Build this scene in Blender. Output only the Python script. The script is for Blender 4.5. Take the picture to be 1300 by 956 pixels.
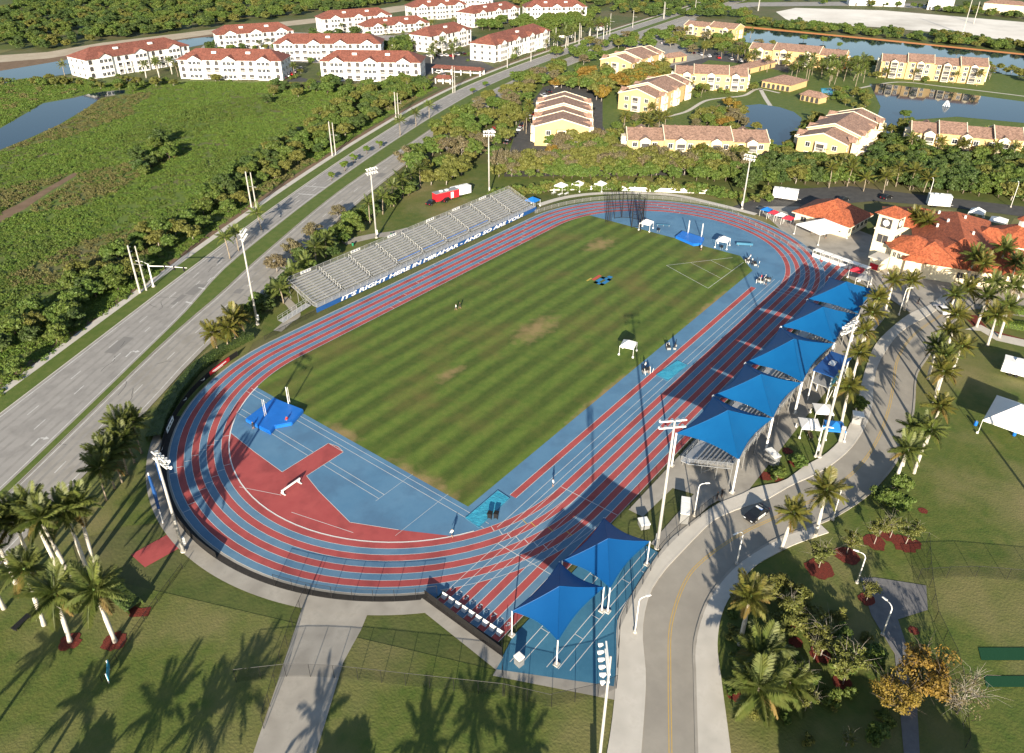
import bpy, bmesh, math, random
import numpy as np
from mathutils import Vector, Matrix, noise as mnoise
R = math.radians
random.seed(7); rng = np.random.default_rng(7)
for o in list(bpy.data.objects): bpy.data.objects.remove(o)
scn = bpy.context.scene
COL = scn.collection

# ------------------------------------------------------------------ camera
FPX, CAMX, CAMY, CAMZ = 967.97, -128.60, -85.89, 84.03
YAW, PITCH, ROLL = 0.65811, 0.52809, 0.00741
_f = Vector((math.cos(YAW)*math.cos(PITCH), math.sin(YAW)*math.cos(PITCH), -math.sin(PITCH)))
_r = Vector((math.sin(YAW), -math.cos(YAW), 0)); _u = _r.cross(_f)
_r, _u = math.cos(ROLL)*_r+math.sin(ROLL)*_u, -math.sin(ROLL)*_r+math.cos(ROLL)*_u
cd = bpy.data.cameras.new('camera'); cam = bpy.data.objects.new('camera', cd); COL.objects.link(cam)
cam.matrix_world = Matrix(((_r.x,_u.x,-_f.x,CAMX),(_r.y,_u.y,-_f.y,CAMY),(_r.z,_u.z,-_f.z,CAMZ),(0,0,0,1)))
cd.sensor_width = 36; cd.lens = FPX/1300*36; cd.shift_y = -45/1300; cd.clip_start = 1; cd.clip_end = 6000
scn.camera = cam
# ------------------------------------------------------------------ light
SUN_EL, SHADOW_AZ = 17.5, 33.0
w = bpy.data.worlds.new('World'); scn.world = w; w.use_nodes = True
nt = w.node_tree; bg = nt.nodes['Background']
sky = nt.nodes.new('ShaderNodeTexSky'); sky.sky_type = 'NISHITA'; sky.sun_disc = False
sky.sun_elevation = R(SUN_EL); sky.sun_rotation = R(90-(SHADOW_AZ+180)); sky.air_density = 1.0; sky.dust_density = .6
nt.links.new(sky.outputs[0], bg.inputs[0]); bg.inputs[1].default_value = 0.075
sd = bpy.data.lights.new('sun', 'SUN'); sd.energy = 5.0; sd.angle = R(.53); sd.color = (1, .89, .72)
sun = bpy.data.objects.new('sun', sd); COL.objects.link(sun)
_d = Vector((math.cos(R(SHADOW_AZ))*math.cos(R(SUN_EL)), math.sin(R(SHADOW_AZ))*math.cos(R(SUN_EL)), -math.sin(R(SUN_EL))))
sun.rotation_euler = _d.to_track_quat('-Z', 'Y').to_euler(); sun.location = (-300, -200, 200)
scn.view_settings.view_transform = 'Standard'; scn.view_settings.look = 'None'
scn.view_settings.exposure = 1.3; scn.view_settings.gamma = 1
scn.render.engine = 'CYCLES'

# ------------------------------------------------------------------ helpers
def G(px, py, z=0.0):
    """place seen at photo pixel (px,py), at height z"""
    d = _f + (px-650)/FPX*_r - (py-433)/FPX*_u
    t = (z-CAMZ)/d.z
    return Vector((CAMX+t*d.x, CAMY+t*d.y, z))
def pj(p):
    q = Vector(p)-Vector((CAMX,CAMY,CAMZ)); z = q.dot(_f)
    return (650+FPX*q.dot(_r)/z, 433-FPX*q.dot(_u)/z)
def GG(pts, z=0.0): return [G(a,b,z) for a,b in pts]

class MB:
    def __init__(s): s.v=[]; s.f=[]; s.m=[]
    def add(s, vs, fs, m=0):
        b=len(s.v); s.v += [tuple(x) for x in vs]; s.f += [tuple(b+i for i in f) for f in fs]; s.m += [m]*len(fs); return s
    def quad(s, a,b,c,d, m=0): return s.add([a,b,c,d],[(0,1,2,3)],m)
    def poly(s, pts, m=0): return s.add(pts,[tuple(range(len(pts)))],m)
    def box(s, x0,x1,y0,y1,z0,z1, m=0):
        v=[(x,y,z) for z in(z0,z1) for y in(y0,y1) for x in(x0,x1)]
        return s.add(v,[(0,2,3,1),(4,5,7,6),(0,1,5,4),(2,6,7,3),(0,4,6,2),(1,3,7,5)],m)
    def obox(s, c, ux, lx, ly, z0, z1, m=0):   # oriented box, ux = unit 2d dir
        ux=Vector((ux[0],ux[1],0)).normalized(); uy=Vector((-ux.y,ux.x,0)); c=Vector((c[0],c[1],0))
        v=[c+ux*(lx*a/2)+uy*(ly*b/2)+Vector((0,0,z)) for z in(z0,z1) for b in(-1,1) for a in(-1,1)]
        return s.add(v,[(0,2,3,1),(4,5,7,6),(0,1,5,4),(2,6,7,3),(0,4,6,2),(1,3,7,5)],m)
    def prism(s, pts, z0, z1, m=0):
        n=len(pts); v=[(p[0],p[1],z0) for p in pts]+[(p[0],p[1],z1) for p in pts]
        return s.add(v,[tuple(range(n-1,-1,-1)),tuple(range(n,2*n))]+[(i,(i+1)%n,n+(i+1)%n,n+i) for i in range(n)],m)
    def tube(s, pts, rads, n=8, m=0, cap=True):
        pts=[Vector(p) for p in pts]; vs=[]; fs=[]
        if not hasattr(rads,'__len__'): rads=[rads]*len(pts)
        for i,p in enumerate(pts):
            t=(pts[min(i+1,len(pts)-1)]-pts[max(i-1,0)]).normalized()
            a=t.cross(Vector((0,0,1)))
            if a.length<.05: a=Vector((1,0,0))
            a.normalize(); b=t.cross(a)
            for k in range(n):
                th=2*math.pi*k/n; vs.append(p+(a*math.cos(th)+b*math.sin(th))*rads[i])
        for i in range(len(pts)-1):
            for k in range(n):
                fs.append((i*n+k,i*n+(k+1)%n,(i+1)*n+(k+1)%n,(i+1)*n+k))
        if cap: fs += [tuple(range(n-1,-1,-1)), tuple((len(pts)-1)*n+k for k in range(n))]
        return s.add(vs,fs,m)
    def strip(s, A, B, m=0):      # ribbon between two polylines
        n=len(A); return s.add(list(A)+list(B),[(i,i+1,n+i+1,n+i) for i in range(n-1)],m)
    def mesh(s, name, mats, smooth=False):
        me=bpy.data.meshes.new(name); me.from_pydata(s.v,[],s.f)
        for m in (mats if isinstance(mats,(list,tuple)) else [mats]): me.materials.append(m)
        me.polygons.foreach_set('material_index', s.m)
        if smooth: me.polygons.foreach_set('use_smooth',[True]*len(s.f))
        me.update(); return me
    def fixn(s, me):
        bm=bmesh.new(); bm.from_mesh(me); bmesh.ops.recalc_face_normals(bm,faces=bm.faces); bm.to_mesh(me); bm.free(); return me
    def build(s, name, mats, parent=None, smooth=False, world=False):
        if world and parent is not None:
            L=parent.location; s.v=[(a-L.x,b-L.y,c-L.z) for a,b,c in s.v]
        me=s.mesh(name,mats,smooth); s.fixn(me)
        return put(name, me, parent)
def put(name, me, parent=None, loc=(0,0,0), rot=(0,0,0), scale=(1,1,1)):
    o=bpy.data.objects.new(name, me); COL.objects.link(o); o.parent=parent
    o.location=loc; o.rotation_euler=rot; o.scale=scale; return o
def tag(o, label, cat, group=None, kind=None):
    o['label']=label; o['category']=cat
    if group: o['group']=group
    if kind: o['kind']=kind
    return o
def thing(name, label, cat, loc=(0,0,0), rz=0, group=None, scale=1):
    o=put(name, None, None, loc, (0,0,rz), (scale,)*3); o.empty_display_size=.5
    return tag(o,label,cat,group)
def dup(root, loc, rz, scale=None, label=None, group=None):
    def cp(o,p):
        c=o.copy(); COL.objects.link(c); c.parent=p
        for ch in KIDS.get(o.name,()): cp(ch,c)
        return c
    KIDS={}
    def idx(o):
        KIDS[o.name]=list(o.children)
        for c in o.children: idx(c)
    idx(root); r=cp(root,None); r.location=loc; r.rotation_euler=(0,0,rz)
    if scale: r.scale=(scale,)*3 if not hasattr(scale,'__len__') else scale
    if label: r['label']=label
    if group: r['group']=group
    return r
def struct(name, pts=None, mat_=None, z=None, mb=None, label=None):
    if mb is None: mb=MB().poly([(p[0],p[1],z if z is not None else p[2]) for p in pts])
    me=mb.mesh(name, mat_)
    bm=bmesh.new(); bm.from_mesh(me); bmesh.ops.triangulate(bm,faces=[f for f in bm.faces if len(f.verts)>4])
    bmesh.ops.recalc_face_normals(bm,faces=bm.faces)
    for f in bm.faces:
        if f.normal.z<-.5: f.normal_flip()
    bm.to_mesh(me); bm.free()
    o=put(name,me); o['kind']='structure'
    if label: o['label']=label
    return o
def sub(name, mb, mats, parent, up=True):
    me=mb.mesh(name,mats)
    bm=bmesh.new(); bm.from_mesh(me); bmesh.ops.triangulate(bm,faces=[f for f in bm.faces if len(f.verts)>4])
    if up:
        for f in bm.faces:
            f.normal_update()
            if f.normal.z<-.5: f.normal_flip()
    bm.to_mesh(me); bm.free()
    return put(name,me,parent)
def smooth_poly(pts, n=8):
    """Catmull-Rom through 2-d points"""
    P=[Vector((p[0],p[1],0)) for p in pts]; out=[]
    for i in range(len(P)-1):
        a=P[max(i-1,0)];b=P[i];c=P[i+1];d=P[min(i+2,len(P)-1)]
        for k in range(n):
            t=k/n; out.append(.5*((2*b)+(c-a)*t+(2*a-5*b+4*c-d)*t*t+(3*b-a-3*c+d)*t**3))
    out.append(P[-1]); return out
def offset(line, d):
    out=[]
    for i,p in enumerate(line):
        t=(line[min(i+1,len(line)-1)]-line[max(i-1,0)]); t.z=0; t.normalize()
        out.append(p+Vector((-t.y,t.x,0))*d)
    return out
def Z(line,z): return [Vector((p[0],p[1],z)) for p in line]
def inpoly(x,y,poly):
    c=False; j=len(poly)-1
    for i in range(len(poly)):
        xi,yi=poly[i][0],poly[i][1]; xj,yj=poly[j][0],poly[j][1]
        if (yi>y)!=(yj>y) and x<(xj-xi)*(y-yi)/(yj-yi)+xi: c=not c
        j=i
    return c
def fill(poly, n, mind=0, avoid=()):
    xs=[p[0] for p in poly]; ys=[p[1] for p in poly]; out=[]; tries=0
    while len(out)<n and tries<n*40:
        tries+=1; x=random.uniform(min(xs),max(xs)); y=random.uniform(min(ys),max(ys))
        if not inpoly(x,y,poly): continue
        if any(inpoly(x,y,a) for a in avoid): continue
        if mind and any((x-a)**2+(y-b)**2<mind*mind for a,b in out): continue
        out.append((x,y))
    return out
_txt={}
def text_mesh(s, size, mat_, shear=0, extrude=0.0, bold=0.0):
    k=(s,size,mat_.name,shear,extrude,bold)
    if k in _txt: return _txt[k]
    cu=bpy.data.curves.new('t','FONT'); cu.body=s; cu.size=size; cu.shear=shear; cu.extrude=extrude; cu.offset=bold
    cu.align_x='CENTER'; cu.align_y='CENTER'; cu.resolution_u=2
    o=bpy.data.objects.new('t',cu); COL.objects.link(o)
    dg=bpy.context.evaluated_depsgraph_get(); me=bpy.data.meshes.new_from_object(o.evaluated_get(dg))
    bpy.data.objects.remove(o); me.materials.clear(); me.materials.append(mat_); _txt[k]=me; return me

# ------------------------------------------------------------------ materials
def mat(name, c1, c2=None, scale=1.0, rough=.8, bump=0.0, bscale=None, coord='pos', spec=.3, metal=0, rand=0.0, trans=0.0, detail=4, lo=.35, hi=.65, island=False, c3=None, s3=.05):
    m=bpy.data.materials.new(name); m.use_nodes=True; n=m.node_tree.nodes; l=m.node_tree.links
    b=n['Principled BSDF']; b.inputs['Roughness'].default_value=rough; b.inputs['Metallic'].default_value=metal
    b.inputs['Specular IOR Level'].default_value=spec; b.inputs['Base Color'].default_value=(*c1,1)
    src=None
    if coord=='pos': g=n.new('ShaderNodeNewGeometry'); src=g.outputs['Position']
    else: g=n.new('ShaderNodeTexCoord'); src=g.outputs['Object']
    out=None
    if c2:
        t=n.new('ShaderNodeTexNoise'); t.inputs['Scale'].default_value=scale; t.inputs['Detail'].default_value=detail; t.inputs['Roughness'].default_value=.65; l.new(src,t.inputs['Vector'])
        r=n.new('ShaderNodeMapRange'); r.inputs[1].default_value=lo; r.inputs[2].default_value=hi; l.new(t.outputs['Fac'],r.inputs[0])
        mx=n.new('ShaderNodeMix'); mx.data_type='RGBA'; mx.inputs[6].default_value=(*c1,1); mx.inputs[7].default_value=(*c2,1); l.new(r.outputs[0],mx.inputs[0])
        out=mx.outputs[2]
        if c3:
            t=n.new('ShaderNodeTexNoise'); t.inputs['Scale'].default_value=s3; t.inputs['Detail'].default_value=5; t.inputs['Roughness'].default_value=.6; l.new(src,t.inputs['Vector'])
            r=n.new('ShaderNodeMapRange'); r.inputs[1].default_value=.47; r.inputs[2].default_value=.66; l.new(t.outputs['Fac'],r.inputs[0])
            mx=n.new('ShaderNodeMix'); mx.data_type='RGBA'; l.new(out,mx.inputs[6]); mx.inputs[7].default_value=(*c3,1); l.new(r.outputs[0],mx.inputs[0]); out=mx.outputs[2]
    if rand or island:
        h=n.new('ShaderNodeHueSaturation'); 
        if out: l.new(out,h.inputs['Color'])
        else: h.inputs['Color'].default_value=(*c1,1)
        if island: gi=n.new('ShaderNodeNewGeometry'); ro=gi.outputs['Random Per Island']
        else: oi=n.new('ShaderNodeObjectInfo'); ro=oi.outputs['Random']
        k=rand or .3
        r=n.new('ShaderNodeMapRange'); r.inputs[3].default_value=1-k; r.inputs[4].default_value=1+k; l.new(ro,r.inputs[0]); l.new(r.outputs[0],h.inputs['Value'])
        if island and rand:
            oi=n.new('ShaderNodeObjectInfo'); r2=n.new('ShaderNodeMapRange'); r2.inputs[3].default_value=.495; r2.inputs[4].default_value=.518; l.new(oi.outputs['Random'],r2.inputs[0]); l.new(r2.outputs[0],h.inputs['Hue'])
        out=h.outputs[0]
    if out: l.new(out,b.inputs['Base Color'])
    if bump:
        t=n.new('ShaderNodeTexNoise'); t.inputs['Scale'].default_value=bscale or scale*4; t.inputs['Detail'].default_value=3; l.new(src,t.inputs['Vector'])
        bp=n.new('ShaderNodeBump'); bp.inputs['Strength'].default_value=min(bump,1); bp.inputs['Distance'].default_value=.15; l.new(t.outputs['Fac'],bp.inputs['Height']); l.new(bp.outputs[0],b.inputs['Normal'])
    if trans:
        tr=n.new('ShaderNodeBsdfTranslucent'); ms=n.new('ShaderNodeMixShader'); ms.inputs[0].default_value=trans
        if out: l.new(out,tr.inputs[0])
        else: tr.inputs[0].default_value=(*c1,1)
        o=n['Material Output']; l.new(b.outputs[0],ms.inputs[1]); l.new(tr.outputs[0],ms.inputs[2]); l.new(ms.outputs[0],o.inputs[0])
    return m
def seethru(name, c, fac, rough=.6):
    m=bpy.data.materials.new(name); m.use_nodes=True; n=m.node_tree.nodes; l=m.node_tree.links
    b=n['Principled BSDF']; b.inputs['Base Color'].default_value=(*c,1); b.inputs['Roughness'].default_value=1; b.inputs['Specular IOR Level'].default_value=0
    t=n.new('ShaderNodeBsdfTransparent'); ms=n.new('ShaderNodeMixShader'); ms.inputs[0].default_value=fac
    l.new(t.outputs[0],ms.inputs[1]); l.new(b.outputs[0],ms.inputs[2]); l.new(ms.outputs[0],n['Material Output'].inputs[0]); return m
def tiles(name, c1, c2, rowscale=3.0, rough=.75):
    """clay tile roof: fine ribs down the slope plus mottling"""
    m=mat(name,c1,c2,scale=.7,rough=rough,detail=6,lo=.3,hi=.7,coord='obj'); n=m.node_tree.nodes; l=m.node_tree.links
    tc=n.new('ShaderNodeTexCoord'); v=n.new('ShaderNodeTexVoronoi'); v.inputs['Scale'].default_value=rowscale; l.new(tc.outputs['Object'],v.inputs['Vector'])
    b=n['Principled BSDF']; h=n.new('ShaderNodeHueSaturation'); col=b.inputs['Base Color'].links[0].from_socket
    r=n.new('ShaderNodeMapRange'); r.inputs[3].default_value=.65; r.inputs[4].default_value=1.3
    sp=n.new('ShaderNodeSeparateColor'); l.new(v.outputs['Color'],sp.inputs[0]); l.new(sp.outputs[0],r.inputs[0]); l.new(col,h.inputs['Color']); l.new(r.outputs[0],h.inputs['Value']); l.new(h.outputs[0],b.inputs['Base Color'])
    bp=n.new('ShaderNodeBump'); bp.inputs['Strength'].default_value=.6; bp.inputs['Distance'].default_value=.1; l.new(v.outputs['Distance'],bp.inputs['Height']); l.new(bp.outputs[0],b.inputs['Normal'])
    return m
M={}
M['lawn']=mat('lawn',(.06,.092,.014),(.1,.115,.024),scale=.45,bump=.5,bscale=3,c3=(.18,.155,.065),s3=.035,detail=8)
M['ground']=mat('ground_grass',(.055,.078,.016),(.09,.1,.026),scale=.2,bump=.5,bscale=2,c3=(.13,.11,.055),s3=.02,detail=8)
M['marsh']=mat('marsh_ground',(.075,.12,.016),(.11,.145,.025),scale=.25,bump=.8,bscale=1.5,c3=(.12,.105,.045),s3=.03,detail=8)
M['verge']=mat('verge_grass',(.065,.105,.014),(.105,.13,.028),scale=.5,bump=.5,bscale=3,detail=8)
M['asphalt']=mat('asphalt',(.27,.255,.237),(.3,.285,.265),scale=.25,rough=.9,bump=.1,bscale=5,detail=9,c3=(.225,.213,.198),s3=.22)
M['asphalt_pale']=mat('worn_asphalt',(.27,.252,.225),(.31,.29,.26),scale=.3,rough=.9,bump=.1,bscale=5,detail=9,c3=(.235,.218,.19),s3=.2)
M['lot']=mat('parking_asphalt',(.05,.05,.05),(.075,.073,.07),scale=.4,rough=.9)
M['parkroad']=mat('park_road_asphalt',(.26,.24,.205),(.30,.275,.235),scale=.35,rough=.9,detail=9,c3=(.235,.215,.185),s3=.1)
M['concrete']=mat('concrete',(.45,.42,.37),(.5,.47,.42),scale=1.2,rough=.9,detail=9,c3=(.41,.385,.34),s3=.3)
M['concrete_old']=mat('old_concrete',(.28,.26,.225),(.335,.31,.27),scale=1.2,rough=.9,detail=9,c3=(.245,.225,.195),s3=.3)
M['greypath']=mat('grey_gravel_path',(.13,.128,.13),(.17,.165,.165),scale=1,rough=.95,detail=9)
M['sand']=mat('white_sand',(.62,.58,.52),(.72,.69,.63),scale=.03,rough=.95,detail=8,c3=(.45,.42,.37),s3=.012)
M['sandy']=mat('sandy_track',(.42,.36,.27),(.34,.28,.2),scale=.1,rough=.95,detail=8)
M['drain']=mat('dark_drain',(.022,.02,.018),(.035,.03,.026),scale=1.5,rough=.9)
M['dirt']=mat('bare_dirt',(.13,.085,.05),(.18,.12,.075),scale=.3,rough=.95,detail=8)
M['mulch']=mat('red_mulch',(.15,.026,.016),(.1,.022,.014),scale=2,rough=.95,bump=.6,bscale=8)
M['tblue']=mat('track_blue',(.09,.175,.265),(.11,.2,.29),scale=.25,rough=.75,bump=.06,bscale=20,detail=9,c3=(.075,.155,.245),s3=.2)
M['tblue2']=mat('apron_blue',(.075,.175,.285),(.095,.2,.31),scale=.18,rough=.75,bump=.06,bscale=20,detail=9,c3=(.07,.15,.245),s3=.16)
M['tred']=mat('track_red',(.32,.06,.058),(.36,.075,.07),scale=.3,rough=.75,bump=.06,bscale=20,detail=9,c3=(.25,.05,.048),s3=.2)
M['court']=mat('court_teal',(.035,.13,.215),(.05,.165,.255),scale=.3,rough=.7,detail=9)
M['line']=mat('line_white',(.58,.58,.57),(.48,.48,.47),scale=1.5,rough=.8)
M['roadline']=mat('worn_road_line',(.55,.54,.52),(.4,.39,.37),scale=.8,rough=.85)
M['yline']=mat('line_yellow',(.5,.33,.08),(.42,.28,.08),scale=1.5,rough=.8)
M['white']=mat('white_paint',(.78,.77,.74),(.7,.69,.66),scale=.8,rough=.5,coord='obj')
M['wwall']=mat('white_stucco',(.76,.74,.71),(.68,.66,.63),scale=.4,rough=.85,coord='obj')
M['cream']=mat('cream_stucco',(.74,.65,.46),(.68,.58,.4),scale=.4,rough=.85,coord='obj')
M['ywall']=mat('yellow_stucco',(.52,.37,.175),(.47,.33,.155),scale=.3,rough=.85,coord='obj')
M['oran']=mat('orange_stucco',(.6,.25,.08),(.55,.22,.08),scale=.3,rough=.85,coord='obj')
M['roofred']=tiles('red_clay_tile',(.165,.062,.044),(.21,.075,.052),2.2)
M['roofor']=tiles('orange_clay_tile',(.36,.10,.042),(.28,.075,.034),2.6)
M['roofpink']=tiles('pinkish_tile',(.28,.175,.13),(.24,.148,.11),2.0)
M['trim']=mat('cream_trim',(.68,.6,.45),rough=.8)
M['glass']=mat('window_glass',(.03,.035,.045),rough=.15,spec=.6)
M['opening_dark']=mat('screen_and_recess_shade',(.05,.048,.05),rough=.6)  # dark screens, and the shade of open recesses painted as a flat tone
M['alu']=mat('aluminium',(.5,.5,.49),(.42,.42,.42),scale=.8,rough=.45,metal=.5,coord='obj')
M['steel']=mat('galvanised_steel',(.36,.36,.35),(.3,.3,.3),scale=1,rough=.5,metal=.4,coord='obj')
M['pole']=mat('concrete_pole',(.4,.385,.36),(.34,.33,.31),scale=.6,rough=.8,coord='obj')
M['upole']=mat('utility_pole_concrete',(.42,.4,.36),(.36,.345,.315),scale=.5,rough=.8,coord='obj')
M['black']=mat('black_metal',(.015,.015,.016),rough=.5)
M['screen']=mat('black_windscreen',(.007,.007,.007),(.01,.009,.009),scale=1,rough=.9)
M['mesh']=seethru('chain_link',(.012,.012,.012),.2)
M['meshg']=seethru('chain_link_grey',(.3,.3,.3),.22)
M['net']=seethru('cage_net',(.02,.02,.025),.2)
M['canopy']=mat('blue_canopy_fabric',(.002,.095,.27),(.003,.108,.295),scale=.15,rough=.6,coord='obj',trans=.18,bump=.25,bscale=.8)
M['canopy2']=mat('dark_blue_canopy_fabric',(.002,.07,.23),(.003,.08,.25),scale=.15,rough=.55,coord='obj',trans=.12)
M['bluemat']=mat('blue_vinyl',(.01,.12,.45),(.015,.14,.5),scale=.5,rough=.4,coord='obj')
M['teal']=mat('teal_tarp',(.03,.25,.38),(.05,.31,.44),scale=1.3,rough=.45,bump=.7,bscale=3,coord='obj')
M['banner']=mat('navy_banner',(.012,.06,.2),(.015,.07,.23),scale=.5,rough=.5)
M['tentw']=mat('white_tent_fabric',(.8,.79,.77),(.74,.73,.71),scale=.5,rough=.6,coord='obj',trans=.12)
M['tentb']=mat('blue_tent_fabric',(.015,.16,.5),rough=.6,trans=.1)
M['red']=mat('red_paint',(.45,.02,.03),rough=.4)
M['redfab']=mat('red_fabric',(.5,.03,.05),rough=.7)
M['carblack']=mat('car_black',(.012,.012,.014),rough=.15,spec=.6)
M['carpaint']=mat('car_paint_random',(.4,.4,.41),rough=.2,spec=.6,rand=.95)
M['carwhite']=mat('car_white',(.75,.75,.75),rough=.2,spec=.6)
M['carred']=mat('car_red',(.4,.015,.02),rough=.2,spec=.6)
M['carglass']=mat('car_glass',(.01,.012,.015),rough=.05,spec=.7)
M['tyre']=mat('tyre_rubber',(.012,.012,.012),rough=.9)
M['lampglass']=mat('lamp_glass',(.6,.62,.64),rough=.2,spec=.6)
M['green']=mat('green_paint',(.02,.2,.1),rough=.6)
M['skin']=None
M['trunk']=mat('bark',(.13,.10,.075),(.19,.15,.12),scale=3,rough=.95,coord='obj',bump=.4)
M['palebark']=mat('pale_bark',(.3,.26,.22),(.38,.34,.3),scale=2,rough=.95,coord='obj')
M['ptrunk']=mat('palm_trunk',(.40,.37,.32),(.52,.49,.44),scale=1.5,rough=.9,coord='obj')
M['btrunk']=mat('brown_palm_trunk',(.2,.165,.12),(.28,.23,.17),scale=2,rough=.95,coord='obj')
M['shaft']=mat('crownshaft',(.14,.22,.05),rough=.5)
M['frond']=mat('palm_frond',(.065,.1,.018),(.125,.14,.032),scale=.6,rough=.55,coord='obj',rand=.25,trans=.25,spec=.4)
M['frondy']=mat('palm_frond_yellow',(.085,.11,.018),(.16,.14,.03),scale=.6,rough=.5,coord='obj',rand=.2,trans=.28,spec=.4)  # yellower leaf tone used for some of the palms
M['frondold']=mat('palm_frond_old',(.2,.13,.04),(.16,.12,.03),scale=.8,rough=.7,coord='obj',rand=.2,trans=.2)
def leaf(name,c1,c2,r=.3): return mat(name,c1,c2,scale=.35,rough=.6,coord='obj',rand=r,island=True,trans=.22,spec=.3)
M['lgreen']=leaf('leaf_green',(.07,.11,.018),(.12,.15,.03))
M['ldark']=leaf('leaf_dark',(.045,.075,.017),(.075,.105,.026))
M['lolive']=leaf('leaf_olive',(.11,.118,.024),(.15,.145,.034))
M['lorange']=leaf('leaf_orange',(.21,.125,.02),(.16,.11,.022))
M['lpink']=leaf('leaf_brownish',(.15,.12,.065),(.125,.105,.05))
M['lbright']=leaf('leaf_bright',(.085,.14,.014),(.12,.16,.022))
M['lmarsh']=leaf('leaf_marsh',(.095,.155,.022),(.13,.175,.03),.3)
M['lreed']=leaf('leaf_reed',(.16,.14,.055),(.125,.125,.038),.35)
def water():
    m=mat('water',(.005,.018,.034),rough=.05,spec=.12); n=m.node_tree.nodes; l=m.node_tree.links
    g=n.new('ShaderNodeNewGeometry'); t=n.new('ShaderNodeTexNoise'); t.inputs['Scale'].default_value=.8; t.inputs['Detail'].default_value=3; l.new(g.outputs['Position'],t.inputs['Vector'])
    bp=n.new('ShaderNodeBump'); bp.inputs['Strength'].default_value=.12; bp.inputs['Distance'].default_value=.05; l.new(t.outputs['Fac'],bp.inputs['Height']); l.new(bp.outputs[0],n['Principled BSDF'].inputs['Normal']); return m
M['water']=water()
def infield():
    m=mat('infield_turf',(.058,.098,.012),(.094,.126,.02),scale=.6,bump=.4,bscale=4,detail=9); n=m.node_tree.nodes; l=m.node_tree.links; b=n['Principled BSDF']
    base=b.inputs['Base Color'].links[0].from_socket
    g=n.new('ShaderNodeNewGeometry'); s=n.new('ShaderNodeSeparateXYZ'); l.new(g.outputs['Position'],s.inputs[0])
    # mower stripes with wobble
    nz=n.new('ShaderNodeTexNoise'); nz.inputs['Scale'].default_value=.06; nz.inputs['Detail'].default_value=3; l.new(g.outputs['Position'],nz.inputs['Vector'])
    a=n.new('ShaderNodeMath'); a.operation='MULTIPLY_ADD'; l.new(nz.outputs['Fac'],a.inputs[0]); a.inputs[1].default_value=1.2; l.new(s.outputs['Y'],a.inputs[2])
    k=n.new('ShaderNodeMath'); k.operation='MULTIPLY'; l.new(a.outputs[0],k.inputs[0]); k.inputs[1].default_value=2*math.pi/5.0
    si=n.new('ShaderNodeMath'); si.operation='SINE'; l.new(k.outputs[0],si.inputs[0])
    r=n.new('ShaderNodeMapRange'); r.inputs[1].default_value=-.7; r.inputs[2].default_value=.7; r.inputs[3].default_value=.76; r.inputs[4].default_value=1.28; l.new(si.outputs[0],r.inputs[0])
    n5=n.new('ShaderNodeTexNoise'); n5.inputs['Scale'].default_value=.09; n5.inputs['Detail'].default_value=4; l.new(g.outputs['Position'],n5.inputs['Vector'])
    r5=n.new('ShaderNodeMapRange'); r5.inputs[1].default_value=.25; r5.inputs[2].default_value=.5; l.new(n5.outputs['Fac'],r5.inputs[0])
    mxs=n.new('ShaderNodeMix'); mxs.data_type='FLOAT'; l.new(r5.outputs[0],mxs.inputs[0]); mxs.inputs[2].default_value=1.0; l.new(r.outputs[0],mxs.inputs[3])
    h=n.new('ShaderNodeHueSaturation'); l.new(base,h.inputs['Color']); l.new(mxs.outputs[0],h.inputs['Value'])
    # worn straw-coloured patches
    n2=n.new('ShaderNodeTexNoise'); n2.inputs['Scale'].default_value=.055; n2.inputs['Detail'].default_value=8; n2.inputs['Roughness'].default_value=.65; l.new(g.outputs['Position'],n2.inputs['Vector'])
    r2=n.new('ShaderNodeMapRange'); r2.inputs[1].default_value=.5; r2.inputs[2].default_value=.78; r2.inputs[4].default_value=.75; l.new(n2.outputs['Fac'],r2.inputs[0])
    mx=n.new('ShaderNodeMix'); mx.data_type='RGBA'; l.new(r2.outputs[0],mx.inputs[0]); l.new(h.outputs[0],mx.inputs[6]); mx.inputs[7].default_value=(.15,.105,.035,1)
    # worn spots of bare soil at known places
    col=mx.outputs[2]
    for (cx,cy,rx,ry) in ((-7,1.3,10,4.5),(-60.5,-14,3.2,11),(-60,6,2.5,6),(-33,4,5,2),(-20,-24.5,18,1.2),(28,-24.5,16,1.4),(43,16,8,4)):
        sb=n.new('ShaderNodeVectorMath'); sb.operation='SUBTRACT'; l.new(g.outputs['Position'],sb.inputs[0]); sb.inputs[1].default_value=(cx,cy,0)
        dv=n.new('ShaderNodeVectorMath'); dv.operation='DIVIDE'; l.new(sb.outputs[0],dv.inputs[0]); dv.inputs[1].default_value=(rx,ry,100)
        ln=n.new('ShaderNodeVectorMath'); ln.operation='LENGTH'; l.new(dv.outputs[0],ln.inputs[0])
        n3=n.new('ShaderNodeTexNoise'); n3.inputs['Scale'].default_value=.45; n3.inputs['Detail'].default_value=7; l.new(g.outputs['Position'],n3.inputs['Vector'])
        ad=n.new('ShaderNodeMath'); ad.operation='MULTIPLY_ADD'; l.new(n3.outputs['Fac'],ad.inputs[0]); ad.inputs[1].default_value=1.7; l.new(ln.outputs['Value'],ad.inputs[2])
        rr=n.new('ShaderNodeMapRange'); rr.inputs[1].default_value=1.75; rr.inputs[2].default_value=.95; rr.inputs[4].default_value=.8; l.new(ad.outputs[0],rr.inputs[0])
        m2=n.new('ShaderNodeMix'); m2.data_type='RGBA'; l.new(rr.outputs[0],m2.inputs[0]); l.new(col,m2.inputs[6]); m2.inputs[7].default_value=(.27,.185,.085,1); col=m2.outputs[2]
    l.new(col,b.inputs['Base Color']); return m
M['infield']=infield()

# ================================================================== SETTING
g=MB().quad((-1500,-1500,-.14),(3500,-1500,-.14),(3500,3500,-.14),(-1500,3500,-.14)); struct('ground',mat_=M['ground'],mb=g)
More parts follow.
